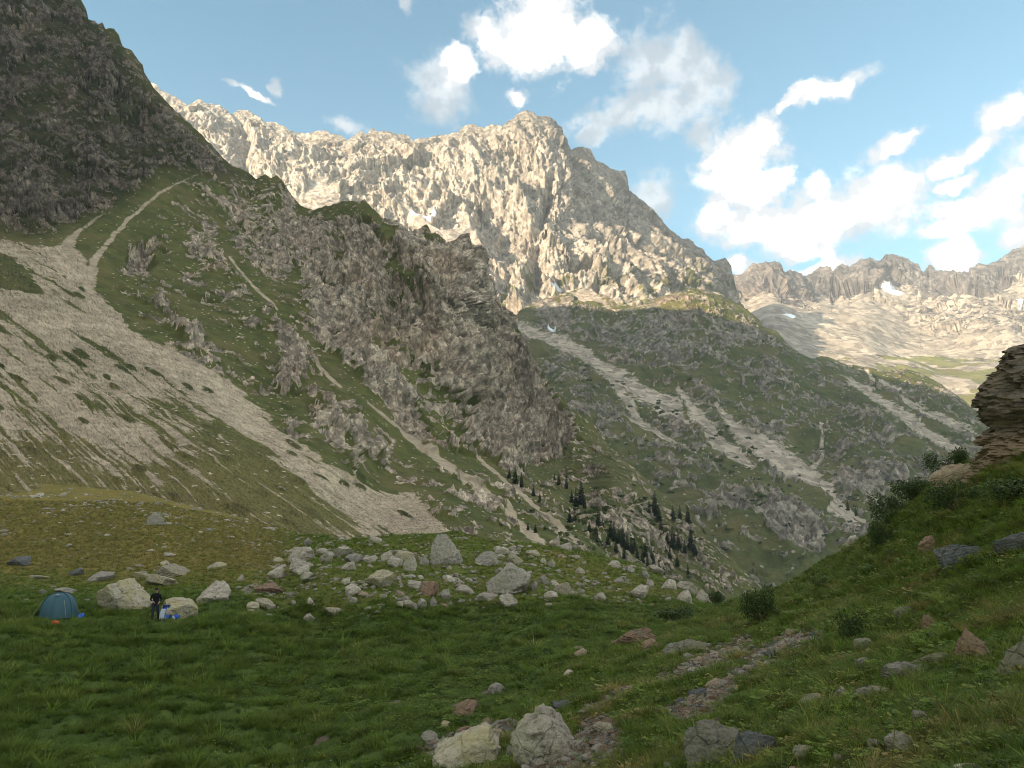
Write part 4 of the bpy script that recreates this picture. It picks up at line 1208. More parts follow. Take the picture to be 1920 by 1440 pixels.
    (1727, 1761, 1140, 1171, 'red', 'brownish broken rock high on the hillside, right of the slanting slab', {'tilt': 24}),
    (1600, 1631, 1187, 1214, 'grey', 'grey split rock beside the dark bush on the open hillside', {'tilt': 22, 'layered': .3}),
    (1603, 1628, 1227, 1253, 'grey', 'upright grey stone below the split rock', {}),
    (1492, 1528, 1407, 1431, 'grey', 'small grey rock in grass at the bottom, right of the dark slab', {}),
    (1565, 1584, 1414, 1431, 'lichen', 'little lichened stone at the bottom edge, left of the angular grey boulder', {}),
    (1783, 1838, 1424, 1438, 'pale', 'flat pale stone at the bottom edge near the lower right corner', {}),
    (1628, 1654, 1388, 1403, 'grey', 'flat stone left of the angular grey boulder', {}),
    (1713, 1741, 1337, 1358, 'grey', 'small stone above the angular grey boulder', {}),
    (1558, 1588, 1282, 1303, 'grey', 'reddish-grey stone left of the thin lichened slab', {}),
    (1500, 1548, 1300, 1318, 'grey', 'low grey rock in dry grass below the rubble strip', {'tilt': 16}),
    (1747, 1828, 868, 914, 'tan', 'tan bare slab along the hill\'s skyline below the overhanging outcrop', {'tilt': 27, 'layered': .3, 'depth': .4}),
    (1725, 1766, 1008, 1038, 'red', 'rust-red rock in grass on the upper hillside', {'tilt': 20}),
    (1758, 1838, 1022, 1064, 'dark', 'dark ledge of broken rock on the upper hillside', {'tilt': 24, 'layered': .4, 'depth': .4}),
    (1868, 1935, 997, 1034, 'dark', 'dark lichened ledge on the upper hillside at the right edge', {'tilt': 24, 'layered': .4, 'depth': .4}),
]
for i, (x0, x1, y0, y1, mt_, lab, kw) in enumerate(BOULDERS):
    if x0 > 1190 and y1 > 1140:
        mt_ = 'slate' if mt_ in ('grey', 'lichen') else mt_
        y0 = y0 + 0.22 * (y1 - y0)
        kw = dict(kw, sink=1.0)
    big_ = (x1 - x0) * (y1 - y0) > 900
    boulder('boulder' if big_ else 'stone', x0, x1, y0, y1, mt_, 300 + i * 7, lab, 'boulder' if big_ else 'stone', sub=5 if big_ else 3, **kw)

# smaller stones of the mound that nothing tells apart
br = np.random.default_rng(21)
protos = []
for k in range(10):
    q = rock_verts(900 + k, ICO3_V)
    q = q / np.ptp(q, axis=0) * np.array([1, 0.85, 0.75])
    me = bpy.data.meshes.new('stone')
    me.from_pydata([tuple(map(float, v)) for v in q], [], ICO3_F)
    me.polygons.foreach_set('use_smooth', [True] * len(me.polygons))
    me.materials.append(RM[('pale', 'grey', 'lichen', 'grey')[k % 4]])
    me.update()
    me.set_sharp_from_angle(angle=R(26))
    protos.append(me)
CLUST = [(560, 1050, 40, 20), (640, 1035, 50, 14), (740, 1050, 45, 18), (770, 1085, 40, 14), (800, 1115, 45, 16), (870, 1070, 50, 8), (900, 1120, 45, 10), (960, 1035, 30, 10), (840, 1080, 60, 12),
         (1000, 1050, 40, 20), (1220, 1085, 35, 16), (1280, 1112, 30, 10), (660, 1100, 40, 20), (500, 1120, 40, 14), (1060, 1090, 60, 16), (1120, 1070, 50, 20), (720, 1020, 60, 8)]
n_st = 0
while n_st < 115:
    cx, cy, sx, sy = CLUST[br.integers(len(CLUST))]
    px, py = br.normal(cx, sx * 0.7), br.normal(cy, sy * 0.7)
    if py < E_TOP(px) + 4 or py > 1150:
        continue
    s = br.uniform(8, 15)
    b = ground(px, py)
    o = bpy.data.objects.new('stone', protos[br.integers(10)])
    wd = s / F * b[1]
    o.scale = (wd, wd, wd * br.uniform(0.4, 0.8))
    o.rotation_euler = (br.uniform(-.3, .3), br.uniform(-.3, .3), br.uniform(0, 6.3))
    o.location = [float(c) for c in b + np.array([0, 0, wd * 0.08])]
    col.objects.link(o)
    tag(o, 'one of the small pale stones scattered among the boulders of the rubble mound', 'stone', 'small stones scattered on the rubble mound')
    n_st += 1


# ------------------------------------------------------------------ scattering with instances (grass, gravel: nobody could count it)
def scatter_object(name, pts, rot, scl, idx, tint, proto_objs, label, cat):
    cl = bpy.data.collections.new(name + '_sources')
    for k, o in enumerate(proto_objs):
        for c in list(o.users_collection):
            c.objects.unlink(o)
        o.name = '%s_source_%02d' % (name, k)
        cl.objects.link(o)
    me = bpy.data.meshes.new(name)
    me.vertices.add(len(pts))
    me.vertices.foreach_set('co', np.asarray(pts, np.float32).ravel())
    for nm, tp, arr in (('rot', 'FLOAT_VECTOR', rot), ('scl', 'FLOAT_VECTOR', scl), ('idx', 'INT', idx), ('tint', 'FLOAT', tint)):
        a = me.attributes.new(nm, tp, 'POINT')
        a.data.foreach_set('vector' if tp == 'FLOAT_VECTOR' else 'value', np.ascontiguousarray(arr, np.int32 if tp == 'INT' else np.float32).ravel())
    me.update()
    o = bpy.data.objects.new(name, me)
    col.objects.link(o)
    ng = bpy.data.node_groups.new(name + '_scatter', 'GeometryNodeTree')
    ng.interface.new_socket('Geometry', in_out='INPUT', socket_type='NodeSocketGeometry')
    ng.interface.new_socket('Geometry', in_out='OUTPUT', socket_type='NodeSocketGeometry')
    gi, go = ng.nodes.new('NodeGroupInput'), ng.nodes.new('NodeGroupOutput')
    ci = ng.nodes.new('GeometryNodeCollectionInfo')
    ci.inputs['Collection'].default_value = cl
    ci.inputs['Separate Children'].default_value = True
    ci.inputs['Reset Children'].default_value = True
    ip = ng.nodes.new('GeometryNodeInstanceOnPoints')
    ip.inputs['Pick Instance'].default_value = True

    def na(nm, tp):
        nd = ng.nodes.new('GeometryNodeInputNamedAttribute')
        nd.data_type = tp
        nd.inputs['Name'].default_value = nm
        return nd.outputs['Attribute']
    L = ng.links.new
    L(gi.outputs[0], ip.inputs['Points'])
    L(ci.outputs[0], ip.inputs['Instance'])
    L(na('idx', 'INT'), ip.inputs['Instance Index'])
    L(na('rot', 'FLOAT_VECTOR'), ip.inputs['Rotation'])
    L(na('scl', 'FLOAT_VECTOR'), ip.inputs['Scale'])
    L(ip.outputs[0], go.inputs[0])
    md = o.modifiers.new('scatter', 'NODES')
    md.node_group = ng
    tag(o, label, cat, kind='stuff')
    return o


# cells of the near ground, for even sowing by area
c00, c01, c10 = EP[:-1, :-1], EP[:-1, 1:], EP[1:, :-1]
cell_area = np.linalg.norm(np.cross(c01 - c00, c10 - c00), axis=-1)


def sow(n, weight, seed):
    g = np.random.default_rng(seed)
    wgt = (cell_area * weight[:-1, :-1]).ravel()
    cdf = np.cumsum(wgt)
    k = np.searchsorted(cdf, g.uniform(0, cdf[-1], n))
    k = np.clip(k, 0, len(wgt) - 1)
    iv, iu = np.unravel_index(k, cell_area.shape)
    a, b = g.uniform(0, 1, n)[:, None], g.uniform(0, 1, n)[:, None]
    pt = EP[iv, iu] * (1 - a) * (1 - b) + EP[iv, iu + 1] * a * (1 - b) + EP[iv + 1, iu] * (1 - a) * b + EP[iv + 1, iu + 1] * a * b
    return pt, iv, iu, g


def grass_mat():
    mt, m, bs = new_mat('grass_blade')
    a = m.n('ShaderNodeAttribute', attribute_type='INSTANCER')
    a.attribute_name = 'tint'
    t = a.outputs['Fac']
    rnd = m.n('ShaderNodeObjectInfo').outputs['Random']
    c = m.mix(m.ramp(t, 0.0, 0.5), (0.062, 0.102, 0.014), (0.14, 0.19, 0.028))
    c = m.mix(m.ramp(t, 0.5, 1.0), c, (0.28, 0.215, 0.075))
    c = m.mix(1.0, c, m.mix(rnd, (0.45, 0.45, 0.45), (1.6, 1.6, 1.6)), 'MULTIPLY')
    m.put(bs.inputs['Base Color'], c)
    bs.inputs['Roughness'].default_value = 0.6
    tr = m.n('ShaderNodeBsdfTranslucent')
    m.put(tr.inputs[0], c)
    mx = m.n('ShaderNodeMixShader')
    mx.inputs[0].default_value = 0.42
    m.t.links.new(bs.outputs[0], mx.inputs[1])
    m.t.links.new(tr.outputs[0], mx.inputs[2])
    out = [n_ for n_ in m.t.nodes if n_.type == 'OUTPUT_MATERIAL'][0]
    m.t.links.new(mx.outputs[0], out.inputs[0])
    return mt


GM = grass_mat()


def tuft(name, n, l0, l1, wd, spread, droop, seed):
    g = random.Random(seed)
    V, Fc = [], []
    for _ in range(n):
        a = g.uniform(0, 2 * math.pi)
        r0 = spread * 0.35 * math.sqrt(g.random())
        L = g.uniform(l0, l1)
        lean = g.uniform(0.15, 0.75)
        dx, dy = math.cos(a), math.sin(a)
        sx, sy = -dy * wd / 2, dx * wd / 2
        b0 = len(V)
        for s in (0, 0.4, 0.75, 1.0):
            rr_ = r0 + L * (lean * s * 0.6 + droop * s * s * 0.55)
            z = L * s * (1 - 0.45 * droop * s * lean * 1.4)
            tw = 1 - s * 0.9
            x, y = dx * rr_, dy * rr_
            V += [(x - sx * tw, y - sy * tw, z - 0.02), (x + sx * tw, y + sy * tw, z - 0.02)]
        for q in range(3):
            Fc.append((b0 + 2 * q, b0 + 2 * q + 1, b0 + 2 * q + 3, b0 + 2 * q + 2))
    return mesh_obj(name, V, Fc, GM)


def leafy(name, n, size, spread, hgt, seed):
    g = random.Random(seed)
    V, Fc = [], []
    for _ in range(n):
        a, rr_ = g.uniform(0, 6.283), spread * math.sqrt(g.random())
        x, y, z = math.cos(a) * rr_, math.sin(a) * rr_, g.uniform(0.2, 1) * hgt
        b = g.uniform(0, 6.283)
        s = size * g.uniform(0.6, 1.3)
        u = Vector((math.cos(b), math.sin(b), g.uniform(-.3, .5))) * s
        v = Vector((-math.sin(b), math.cos(b), g.uniform(-.3, .3))) * s * 0.4
        c = Vector((x, y, z))
        k = len(V)
        V += [c, c + u * 0.5 + v, c + u, c + u * 0.5 - v]
        Fc.append((k, k + 1, k + 2, k + 3))
    return mesh_obj(name, V, Fc, GM)


# tussocks of the meadow
near_w = np.clip(Edist, 3, 200)
patch = fbm(EP / 1.3, 3, 160)
patch2 = fbm(EP / 5.0, 2, 161)
tus = [tuft('tussock', 46, .16, .36, .012, .22, .9, 11), tuft('tussock', 40, .14, .30, .012, .2, .8, 12), tuft('tussock', 36, .2, .42, .011, .24, 1.0, 13),
       tuft('tussock', 26, .06, .15, .011, .22, .6, 14), tuft('tussock', 30, .07, .18, .011, .25, .6, 15),
       leafy('tussock', 26, .075, .2, .1, 16), leafy('tussock', 34, .06, .24, .08, 17)]
bare = np.clip(1 - soil * 1.2, 0.03, 1)
for (qx, qy, qa, qb) in [(118, 1164, 50, 12), (318, 1158, 40, 11), (292, 1160, 14, 8)]:
    bare = bare * (1 - 0.85 * np.clip(1.6 - np.hypot((EPX - qx) / qa, (EPY - qy) / qb), 0, 1))
wm = meadow * bare * (0.35 + sstep(patch, -0.25, 0.3)) / near_w ** 0.5
pm, iv, iu, g = sow(34000, wm, 31)
dm = Edist[iv, iu]
isl = (patch2[iv, iu] + 0.25 * g.normal(size=len(pm)) + 0.0006 * (EPX[iv, iu] - 500)) > 0.26
idx = np.where(isl, g.integers(5, 7, len(pm)), np.where(patch[iv, iu] + 0.2 * g.normal(size=len(pm)) > -0.05, g.integers(0, 3, len(pm)), g.integers(3, 5, len(pm))))
bigt = (g.random(len(pm)) < 0.13) & ~isl & (patch[iv, iu] > -0.1)
s0 = g.uniform(0.7, 1.2, len(pm)) * np.clip(dm / 26, 0.9, 1.7) ** 0.6 * np.where(bigt, 1.45, 0.9)
tint_m = np.clip(0.26 + 0.42 * patch[iv, iu] + 0.12 * patch2[iv, iu] + 0.16 * g.normal(size=len(pm)) + 0.12 * isl + 0.16 * bigt - 0.04, 0, 0.75)
# hillside
wh = hillm * bare * (0.5 + sstep(patch, -0.3, 0.3)) / np.clip(near_w, 4, 60) ** 1.25
wh = wh * ((EPX > 700) & (EPY < 1560))
ph, ivh, iuh, gh = sow(42000, wh, 32)
dh = Edist[ivh, iuh]
dryh = dry[ivh, iuh]
idh = np.where(gh.random(len(ph)) < 0.16, gh.integers(5, 7, len(ph)), np.where(gh.random(len(ph)) < 0.13, gh.integers(0, 3, len(ph)), gh.integers(3, 5, len(ph))))
sh = gh.uniform(0.55, 1.15, len(ph)) * np.clip(dh / 16, 0.55, 1.5) ** 0.7
tint_h = np.clip(0.43 + 0.28 * patch[ivh, iuh] + 0.16 * gh.normal(size=len(ph)) + 0.38 * dryh, 0, 1)
# yellow slope and mound: short turf
wy_ = (1 - meadow) * (1 - hillm) * bare * (EPX > -120) / near_w ** 0.8 * (Edist < 135)
py_, ivy, iuy, gy = sow(40000, wy_, 33)
dy_ = Edist[ivy, iuy]
idy = gy.integers(3, 5, len(py_))
sy_ = gy.uniform(0.8, 1.5, len(py_)) * np.clip(dy_ / 50, 1, 1.8) ** 0.8
tint_y = np.clip(0.36 + 0.5 * yelE[ivy, iuy] + 0.14 * gy.normal(size=len(py_)) + 0.15 * patch2[ivy, iuy], 0, 0.95)
pts = np.concatenate([pm, ph, py_])
n_all = len(pts)
gg = np.random.default_rng(35)
rot = np.stack([gg.uniform(-.15, .15, n_all), gg.uniform(-.15, .15, n_all), gg.uniform(0, 6.28, n_all)], -1)
s_all = np.concatenate([s0, sh, sy_])
scl = np.stack([s_all * gg.uniform(.9, 1.25, n_all), s_all * gg.uniform(.9, 1.25, n_all), s_all * gg.uniform(.75, 1.1, n_all)], -1)
scatter_object('grass', pts, rot, scl, np.concatenate([idx, idh, idy]), np.concatenate([tint_m, tint_h, tint_y]), tus,
               'green and yellowing alpine grass covering the meadow, mound and hillside', 'grass')

# dry flowering stems on the hillside
stems = []
for k in range(3):
    g_ = random.Random(50 + k)
    parts = []
    for _ in range(3):
        a = g_.uniform(0, 6.28)
        ln = g_.uniform(.28, .5)
        b = Vector((math.cos(a), math.sin(a), 0)) * g_.uniform(.05, .2)
        parts.append(tube([(0, 0, 0), b * 0.4 + Vector((0, 0, ln * .6)), b + Vector((0, 0, ln))], [.0028, .002, .0045], 3, False))
    v, f = join(*parts)
    stems.append(mesh_obj('stem', v, f, GM))
pst, ivs, ius, gs = sow(450, wh * (0.3 + dry), 36)
nst = len(pst)
scatter_object('dry_stems', pst, np.stack([gs.uniform(-.3, .3, nst), gs.uniform(-.3, .3, nst), gs.uniform(0, 6.28, nst)], -1), np.repeat(gs.uniform(.6, 1.1, nst)[:, None], 3, 1),
               gs.integers(0, 3, nst), gs.uniform(.75, 1, nst), stems, 'thin straw-coloured grass stems on the near hillside', 'grass')

# small flowers
fl_y = simple_mat('yellow_petal', (0.62, 0.42, 0.04), .7, .1)
fl_w = simple_mat('white_petal', (0.75, 0.75, 0.7), .7, .1)
fls = []
for k, mtp in enumerate((fl_y, fl_y, fl_w)):
    V, Fc = [], []
    for j in range(5):
        a = 6.283 * j / 5
        b0 = len(V)
        V += [(0, 0, .14), (math.cos(a - .5) * .012, math.sin(a - .5) * .012, .146), (math.cos(a) * .02, math.sin(a) * .02, .15), (math.cos(a + .5) * .012, math.sin(a + .5) * .012, .146)]
        Fc.append((b0, b0 + 1, b0 + 2, b0 + 3))
    fls.append(mesh_obj('flower', V, Fc, mtp))
wfl = (meadow * (EPX > 350) * (EPX < 1250) * (EPY > 1170) + 0.25 * hillm * (EPX > 900) * (Edist > 11)) * sstep(fbm(EP / 2.5, 2, 175), 0.05, 0.4) / near_w ** 0.5
pf, ivf, iuf, gf = sow(2600, wfl, 45)
nf = len(pf)
scatter_object('flowers', pf, np.stack([gf.uniform(-.5, .5, nf), gf.uniform(-.5, .5, nf), gf.uniform(0, 6.28, nf)], -1), np.repeat(gf.uniform(0.45, 0.9, nf)[:, None], 3, 1), gf.integers(0, 3, nf), gf.random(nf), fls,
               'tiny yellow and white flowers dotted through the meadow', 'flowers')

# gravel and rubble
peb = []
for k in range(8):
    q = rock_verts(950 + k, ICO3_V)
    q = q / np.ptp(q, axis=0) * np.array([1, 0.8, 0.55])
    peb.append(mesh_obj('pebble', q, ICO3_F, RM[('grey', 'pale', 'tan', 'red', 'red', 'grey', 'tan', 'dark')[k]]))
pd, ivd, iud, gd = sow(10000, deb ** 1.5 / near_w, 41)
sd_ = gd.lognormal(math.log(0.075), 0.5, len(pd)) * np.clip(Edist[ivd, iud] / 16, .7, 1.6)
pmn, ivn, iun, gn = sow(2300, moundm * (0.06 + sstep(fbm(EP / 3.2, 3, 170), 0.02, 0.3)) / near_w, 42)
sn_ = gn.lognormal(math.log(0.23), 0.5, len(pmn))
wys = (1 - meadow) * (1 - hillm) * (1 - moundm) * (EPX > -100) * (EPX < 900) * (0.12 + sstep(fbm(EP / 9, 3, 171), 0.05, 0.4) * sstep(EPY, 1060, 960) + 0.2 * sstep(EPX, 300, 600)) * (Edist < 160)
pys, ivq, iuq, gq = sow(1100, wys, 43)
sq_ = gq.lognormal(math.log(0.3), 0.5, len(pys)) * np.clip(Edist[ivq, iuq] / 90, .6, 1.3)
phs, ivr, iur, gr_ = sow(420, hillm * (EPX > 700) / near_w, 44)
sr_ = gr_.lognormal(math.log(0.09), 0.5, len(phs))
pp = np.concatenate([pd, pmn, pys, phs])
ss = np.concatenate([sd_, sn_, sq_, sr_])
npb = len(pp)
id_p = np.concatenate([gg.integers(0, 8, len(pd)), gg.choice([0, 1, 1, 5, 5, 6], len(pmn)), gg.choice([0, 1, 5, 1], len(pys)), gg.integers(0, 8, len(phs))])
scatter_object('gravel', pp, np.stack([gg.uniform(-.4, .4, npb), gg.uniform(-.4, .4, npb), gg.uniform(0, 6.28, npb)], -1), np.repeat(ss[:, None], 3, 1), id_p, gg.random(npb), peb,
               'small broken stones strewn over the hillside, mound and slope', 'gravel')

# ------------------------------------------------------------------ overhanging outcrop at the right edge
prof = [(630, 1935), (640, 1905), (652, 1886), (668, 1872), (690, 1862), (708, 1856), (722, 1850), (735, 1841), (748, 1835), (768, 1833), (778, 1842), (786, 1856), (792, 1864), (797, 1866), (806, 1862), (820, 1852), (838, 1842), (856, 1832), (880, 1815), (905, 1800)]
oc_base = ground(1925, 850)
oc_d = float(oc_base[1]) + 0.5
V, Fc = [], []
NT_, NZ_ = 150, 190
ocx = 2075
pys_ = np.linspace(905, 628, NZ_)
ring_px = np.interp(pys_, [p[0] for p in prof], [p[1] + 42 for p in prof])
cz = at(ocx, pys_, oc_d)
lw = at(ring_px, pys_, oc_d)
th_ = np.linspace(0, 2 * math.pi, NT_, endpoint=False)
rxs = cz[:, 0] - lw[:, 0]
VV = np.zeros((NZ_, NT_, 3))
VV[..., 0] = cz[:, :1] + np.sign(np.cos(th_)) * np.abs(np.cos(th_)) ** 0.8 * rxs[:, None] * 1.0
VV[..., 1] = oc_d + 1.2 + np.sin(th_) * np.clip(rxs, 0.4, 9)[:, None] * 0.55
VV[..., 2] = cz[:, 2:3]
ctr = np.stack([cz[:, 0], 0 * cz[:, 0] + oc_d + 1.2, cz[:, 2]], -1)[:, None]
rad = VV - ctr
rad[..., 2] = 0
rad /= np.linalg.norm(rad, axis=-1, keepdims=True) + 1e-6
sz = VV[..., 2] * 7.5 - 1.3 * VV[..., 0] * 0.55 + 0.9 * fbm(VV / 0.9, 3, 180)
strata = np.abs((sz % 1.0) - 0.5)
fq, _ = facet(VV * np.array([0.7, 1, 1.0]) / 0.95, 181)
fq2, _ = facet(VV * np.array([1, 1, 2.5]) / 0.3, 182)
VV = VV + rad * (0.03 * (strata - 0.25) + 0.34 * fq + 0.14 * fq2 + 0.04 * fbm(VV / 0.5, 3, 183))[..., None]
V = [tuple(v) for v in VV.reshape(-1, 3)]
for i in range(NZ_ - 1):
    for k in range(NT_):
        Fc.append((i * NT_ + k, i * NT_ + (k + 1) % NT_, (i + 1) * NT_ + (k + 1) % NT_, (i + 1) * NT_ + k))
Fc.append(tuple((NZ_ - 1) * NT_ + k for k in range(NT_)))


def strata_mat():
    mt, m, bs = new_mat('layered_rock')
    pos = m.n('ShaderNodeNewGeometry').outputs['Position']
    spn = m.n('ShaderNodeSeparateXYZ')
    m.put(spn.inputs[0], pos)
    lay = m.math('SUBTRACT', m.math('MULTIPLY', spn.outputs[2], 1.0), m.math('MULTIPLY', spn.outputs[0], 0.14))
    cv = m.n('ShaderNodeCombineXYZ')
    m.put(cv.inputs[0], m.math('MULTIPLY', spn.outputs[0], 0.25))
    m.put(cv.inputs[1], m.math('MULTIPLY', spn.outputs[1], 0.25))
    m.put(cv.inputs[2], m.math('MULTIPLY', lay, 1.3))
    n1 = m.noise(cv.outputs[0], 2.6, 6, 0.65)
    n2 = m.noise(pos, 3.0, 5, 0.65)
    n3 = m.noise(pos, 16.0, 4, 0.65)
    c = m.mix(m.ramp(n1, 0.36, 0.64), (0.075, 0.055, 0.04), (0.2, 0.15, 0.108))
    c = m.mix(m.math('MULTIPLY', m.ramp(n2, 0.52, 0.66), 0.7), c, (0.15, 0.13, 0.105))
    c = m.mix(0.6, c, m.mix(n3, (0.5, 0.5, 0.5), (1.5, 1.5, 1.5)), 'MULTIPLY')
    low_ = m.ramp(spn.outputs[2], 2.6, 2.0)
    c = m.mix(m.math('MULTIPLY', low_, 0.55), c, (0.26, 0.165, 0.10))
    m.put(bs.inputs['Base Color'], c)
    bp = m.n('ShaderNodeBump')
    bp.inputs['Strength'].default_value = 0.8
    bp.inputs['Distance'].default_value = 0.06
    m.put(bp.inputs['Height'], m.math('ADD', n1, m.math('MULTIPLY', n3, 0.3)))
    m.t.links.new(bp.outputs[0], bs.inputs['Normal'])
    return mt


oc = mesh_obj('rock_outcrop', V, Fc, strata_mat(), smooth=True)
oc.data.set_sharp_from_angle(angle=R(24))
tag(oc, 'brown layered outcrop overhanging the hillside at the right edge', 'rock outcrop')

# ------------------------------------------------------------------ shrubs
leaf_m, lm, lbs = new_mat('shrub_leaf')
lr = lm.n('ShaderNodeNewGeometry').outputs['Random Per Island']
lc = lm.mix(lr, (0.03, 0.048, 0.013), (0.08, 0.108, 0.03))
lm.put(lbs.inputs['Base Color'], lc)
lbs.inputs['Roughness'].default_value = 0.6
bark = simple_mat('bark', (0.085, 0.065, 0.048), 0.9, 0.4, 6, bump=.5)


def shrub_meshes(seed, n_leaf=2600):
    g = np.random.default_rng(seed)
    # lobes
    nl = 9
    lc_ = np.stack([g.uniform(-.75, .75, nl), g.uniform(-.6, .6, nl), g.uniform(.25, .75, nl)], -1)
    lr_ = g.uniform(.25, .45, nl)
    k = g.integers(0, nl, n_leaf)
    d = g.normal(size=(n_leaf, 3))
    d /= np.linalg.norm(d, axis=1)[:, None]
    c = lc_[k] + d * (lr_[k] * g.uniform(.45, 1.12, n_leaf) ** 0.6)[:, None]
    c[:, 2] = np.abs(c[:, 2])
    a = g.normal(size=(n_leaf, 3))
    a /= np.linalg.norm(a, axis=1)[:, None]
    b = np.cross(a, d)
    b /= np.linalg.norm(b, axis=1)[:, None] + 1e-6
    s = g.uniform(.03, .062, n_leaf)[:, None]
    V_ = np.stack([c - a * s, c + b * s * .5, c + a * s, c - b * s * .5], 1).reshape(-1, 3)
    F_ = [(4 * i, 4 * i + 1, 4 * i + 2, 4 * i + 3) for i in range(n_leaf)]
    tw = join(*[tube([(0.1 * q[0], 0.1 * q[1], -.1), tuple(q * 0.55), tuple(q)], [.022, .014, .006], 5) for q in lc_])
    return (V_, F_), tw


SHRUBS = [(1340, 1136, 46, 30, 'dark low bush at the right tip of the rubble mound'),
          (1428, 1168, 66, 62, 'rounded dark bush on the near hillside\'s green edge'),
          (1648, 1040, 62, 58, 'dark bush on the hillside skyline, lower of the two there'),
          (1672, 985, 70, 52, 'dark bush on the hillside skyline, upper of the two there'),
          (1712, 936, 80, 44, 'brownish bush on the skyline beside the tan bare slab'),
          (1798, 955, 96, 52, 'dark spreading bush below the tan bare slab'),
          (1880, 948, 110, 48, 'dark spreading bush at the right edge under the outcrop'),
          (1590, 1200, 62, 56, 'small bush in the middle of the open hillside'),
          (1265, 1168, 84, 24, 'low dark patch of bushes where meadow meets hillside'),
          (1775, 885, 70, 40, 'bush on the skyline just left of the outcrop\'s foot'),
          (1545, 1105, 34, 18, 'little bush on the green hillside above the rubble strip'),
          (1005, 1365, 26, 16, None)]
for i, (cx, by, wd_, ht_, lab) in enumerate(SHRUBS):
    if not lab:
        continue
    b = ground(cx, by)
    dist = b[1] / CP
    root = empty('shrub', b, random.uniform(0, 6.28))
    (v, f), (tv, tf) = shrub_meshes(70 + i)
    sx, szz = wd_ / F * dist * 0.55, ht_ / F * dist * 1.02
    mesh_obj('foliage', v * np.array([sx, sx, szz]), f, leaf_m, root)
    mesh_obj('stem', [Vector((q[0] * sx, q[1] * sx, q[2] * szz)) for q in tv], tf, bark, root)
    tag(root, lab, 'shrub', 'dark bushes on the near hillside')

# ------------------------------------------------------------------ conifers on the gorge slope
needle, nm, nbs = new_mat('conifer_needles')
nr_ = nm.n('ShaderNodeNewGeometry').outputs['Random Per Island']
no = nm.n('ShaderNodeObjectInfo').outputs['Random']
nm.put(nbs.inputs['Base Color'], nm.mix(1.0, nm.mix(nr_, (0.012, 0.021, 0.010), (0.034, 0.05, 0.02)), nm.mix(no, (.75, .75, .75), (1.3, 1.3, 1.3)), 'MULTIPLY'))


def conifer(seed):
    g = random.Random(seed)
    V_, F_ = [], []
    for k in range(22):
        t = 0.08 + 0.9 * (k / 21)
        rmax = (0.21 * (1 - t) ** 0.8 + 0.015) * g.uniform(.75, 1.2)
        nb = max(4, int(9 * (1 - t) + 4))
        for j in range(nb):
            a = 6.283 * (j + g.random()) / nb
            L = rmax * g.uniform(.65, 1.15)
            dr = 0.045 * (1 - t) + .012
            for sgn in (-1, 1):
                c0 = Vector((0, 0, t + 0.01))
                c1 = Vector((math.cos(a) * L, math.sin(a) * L, t - dr * g.uniform(.3, 1.5)))
                sd = Vector((-math.sin(a), math.cos(a), g.uniform(-.4, .2))) * L * 0.32 * sgn
                b0 = len(V_)
                V_ += [c0, c0 * .45 + c1 * .55 + sd, c1, c0 * .4 + c1 * .6 - Vector((0, 0, .02))]
                F_.append((b0, b0 + 1, b0 + 2, b0 + 3))
    b0 = len(V_)
    V_ += [Vector((-.012, 0, .95)), Vector((.012, 0, .95)), Vector((0, 0, 1.03))]
    F_.append((b0, b0 + 1, b0 + 2))
    me = bpy.data.meshes.new('crown')
    me.from_pydata([tuple(v) for v in V_], [], F_)
    me.materials.append(needle)
    tv, tf = tube([(0, 0, -.05), (0, 0, .4), (0, 0, .95)], [.018, .012, .003], 6)
    mt_ = bpy.data.meshes.new('trunk')
    mt_.from_pydata([tuple(v) for v in tv], [], tf)
    mt_.materials.append(bark)
    return me, mt_


CON = [conifer(80 + k) for k in range(5)]
TREES = [(966, 905, 34), (978, 912, 30), (955, 895, 20), (1000, 928, 22), (1012, 940, 18), (1048, 908, 22), (1062, 914, 28), (1040, 900, 16), (1080, 948, 36), (1090, 944, 44), (1072, 940, 24), (1096, 952, 26),
         (1228, 965, 46), (1236, 975, 34), (1217, 960, 24), (1262, 975, 30), (1275, 970, 26), (1290, 982, 36), (1068, 978, 26), (1077, 984, 30), (1086, 986, 20), (1122, 984, 34), (1130, 990, 22), (1105, 996, 22), (1118, 1004, 24),
         (1145, 1006, 30), (1152, 1014, 38), (1160, 1020, 34), (1168, 1024, 40), (1176, 1030, 34), (1184, 1036, 30), (1140, 1020, 24), (1155, 1034, 26), (1170, 1046, 26), (1195, 1050, 30), (1205, 1058, 34), (1214, 1066, 30),
         (1226, 1072, 36), (1236, 1080, 32), (1245, 1090, 28), (1240, 1012, 42), (1250, 1022, 38), (1262, 1030, 44), (1272, 1026, 30), (1284, 1035, 26), (1296, 1030, 46), (1303, 1040, 30), (1256, 1045, 24),
         (1190, 1030, 24), (1210, 1042, 26), (1222, 1052, 28), (990, 992, 16), (1004, 998, 18), (1320, 1010, 22), (1345, 1030, 18), (1270, 1060, 26), (1290, 1075, 22), (1480, 985, 14), (1590, 955, 22), (1605, 965, 18)]
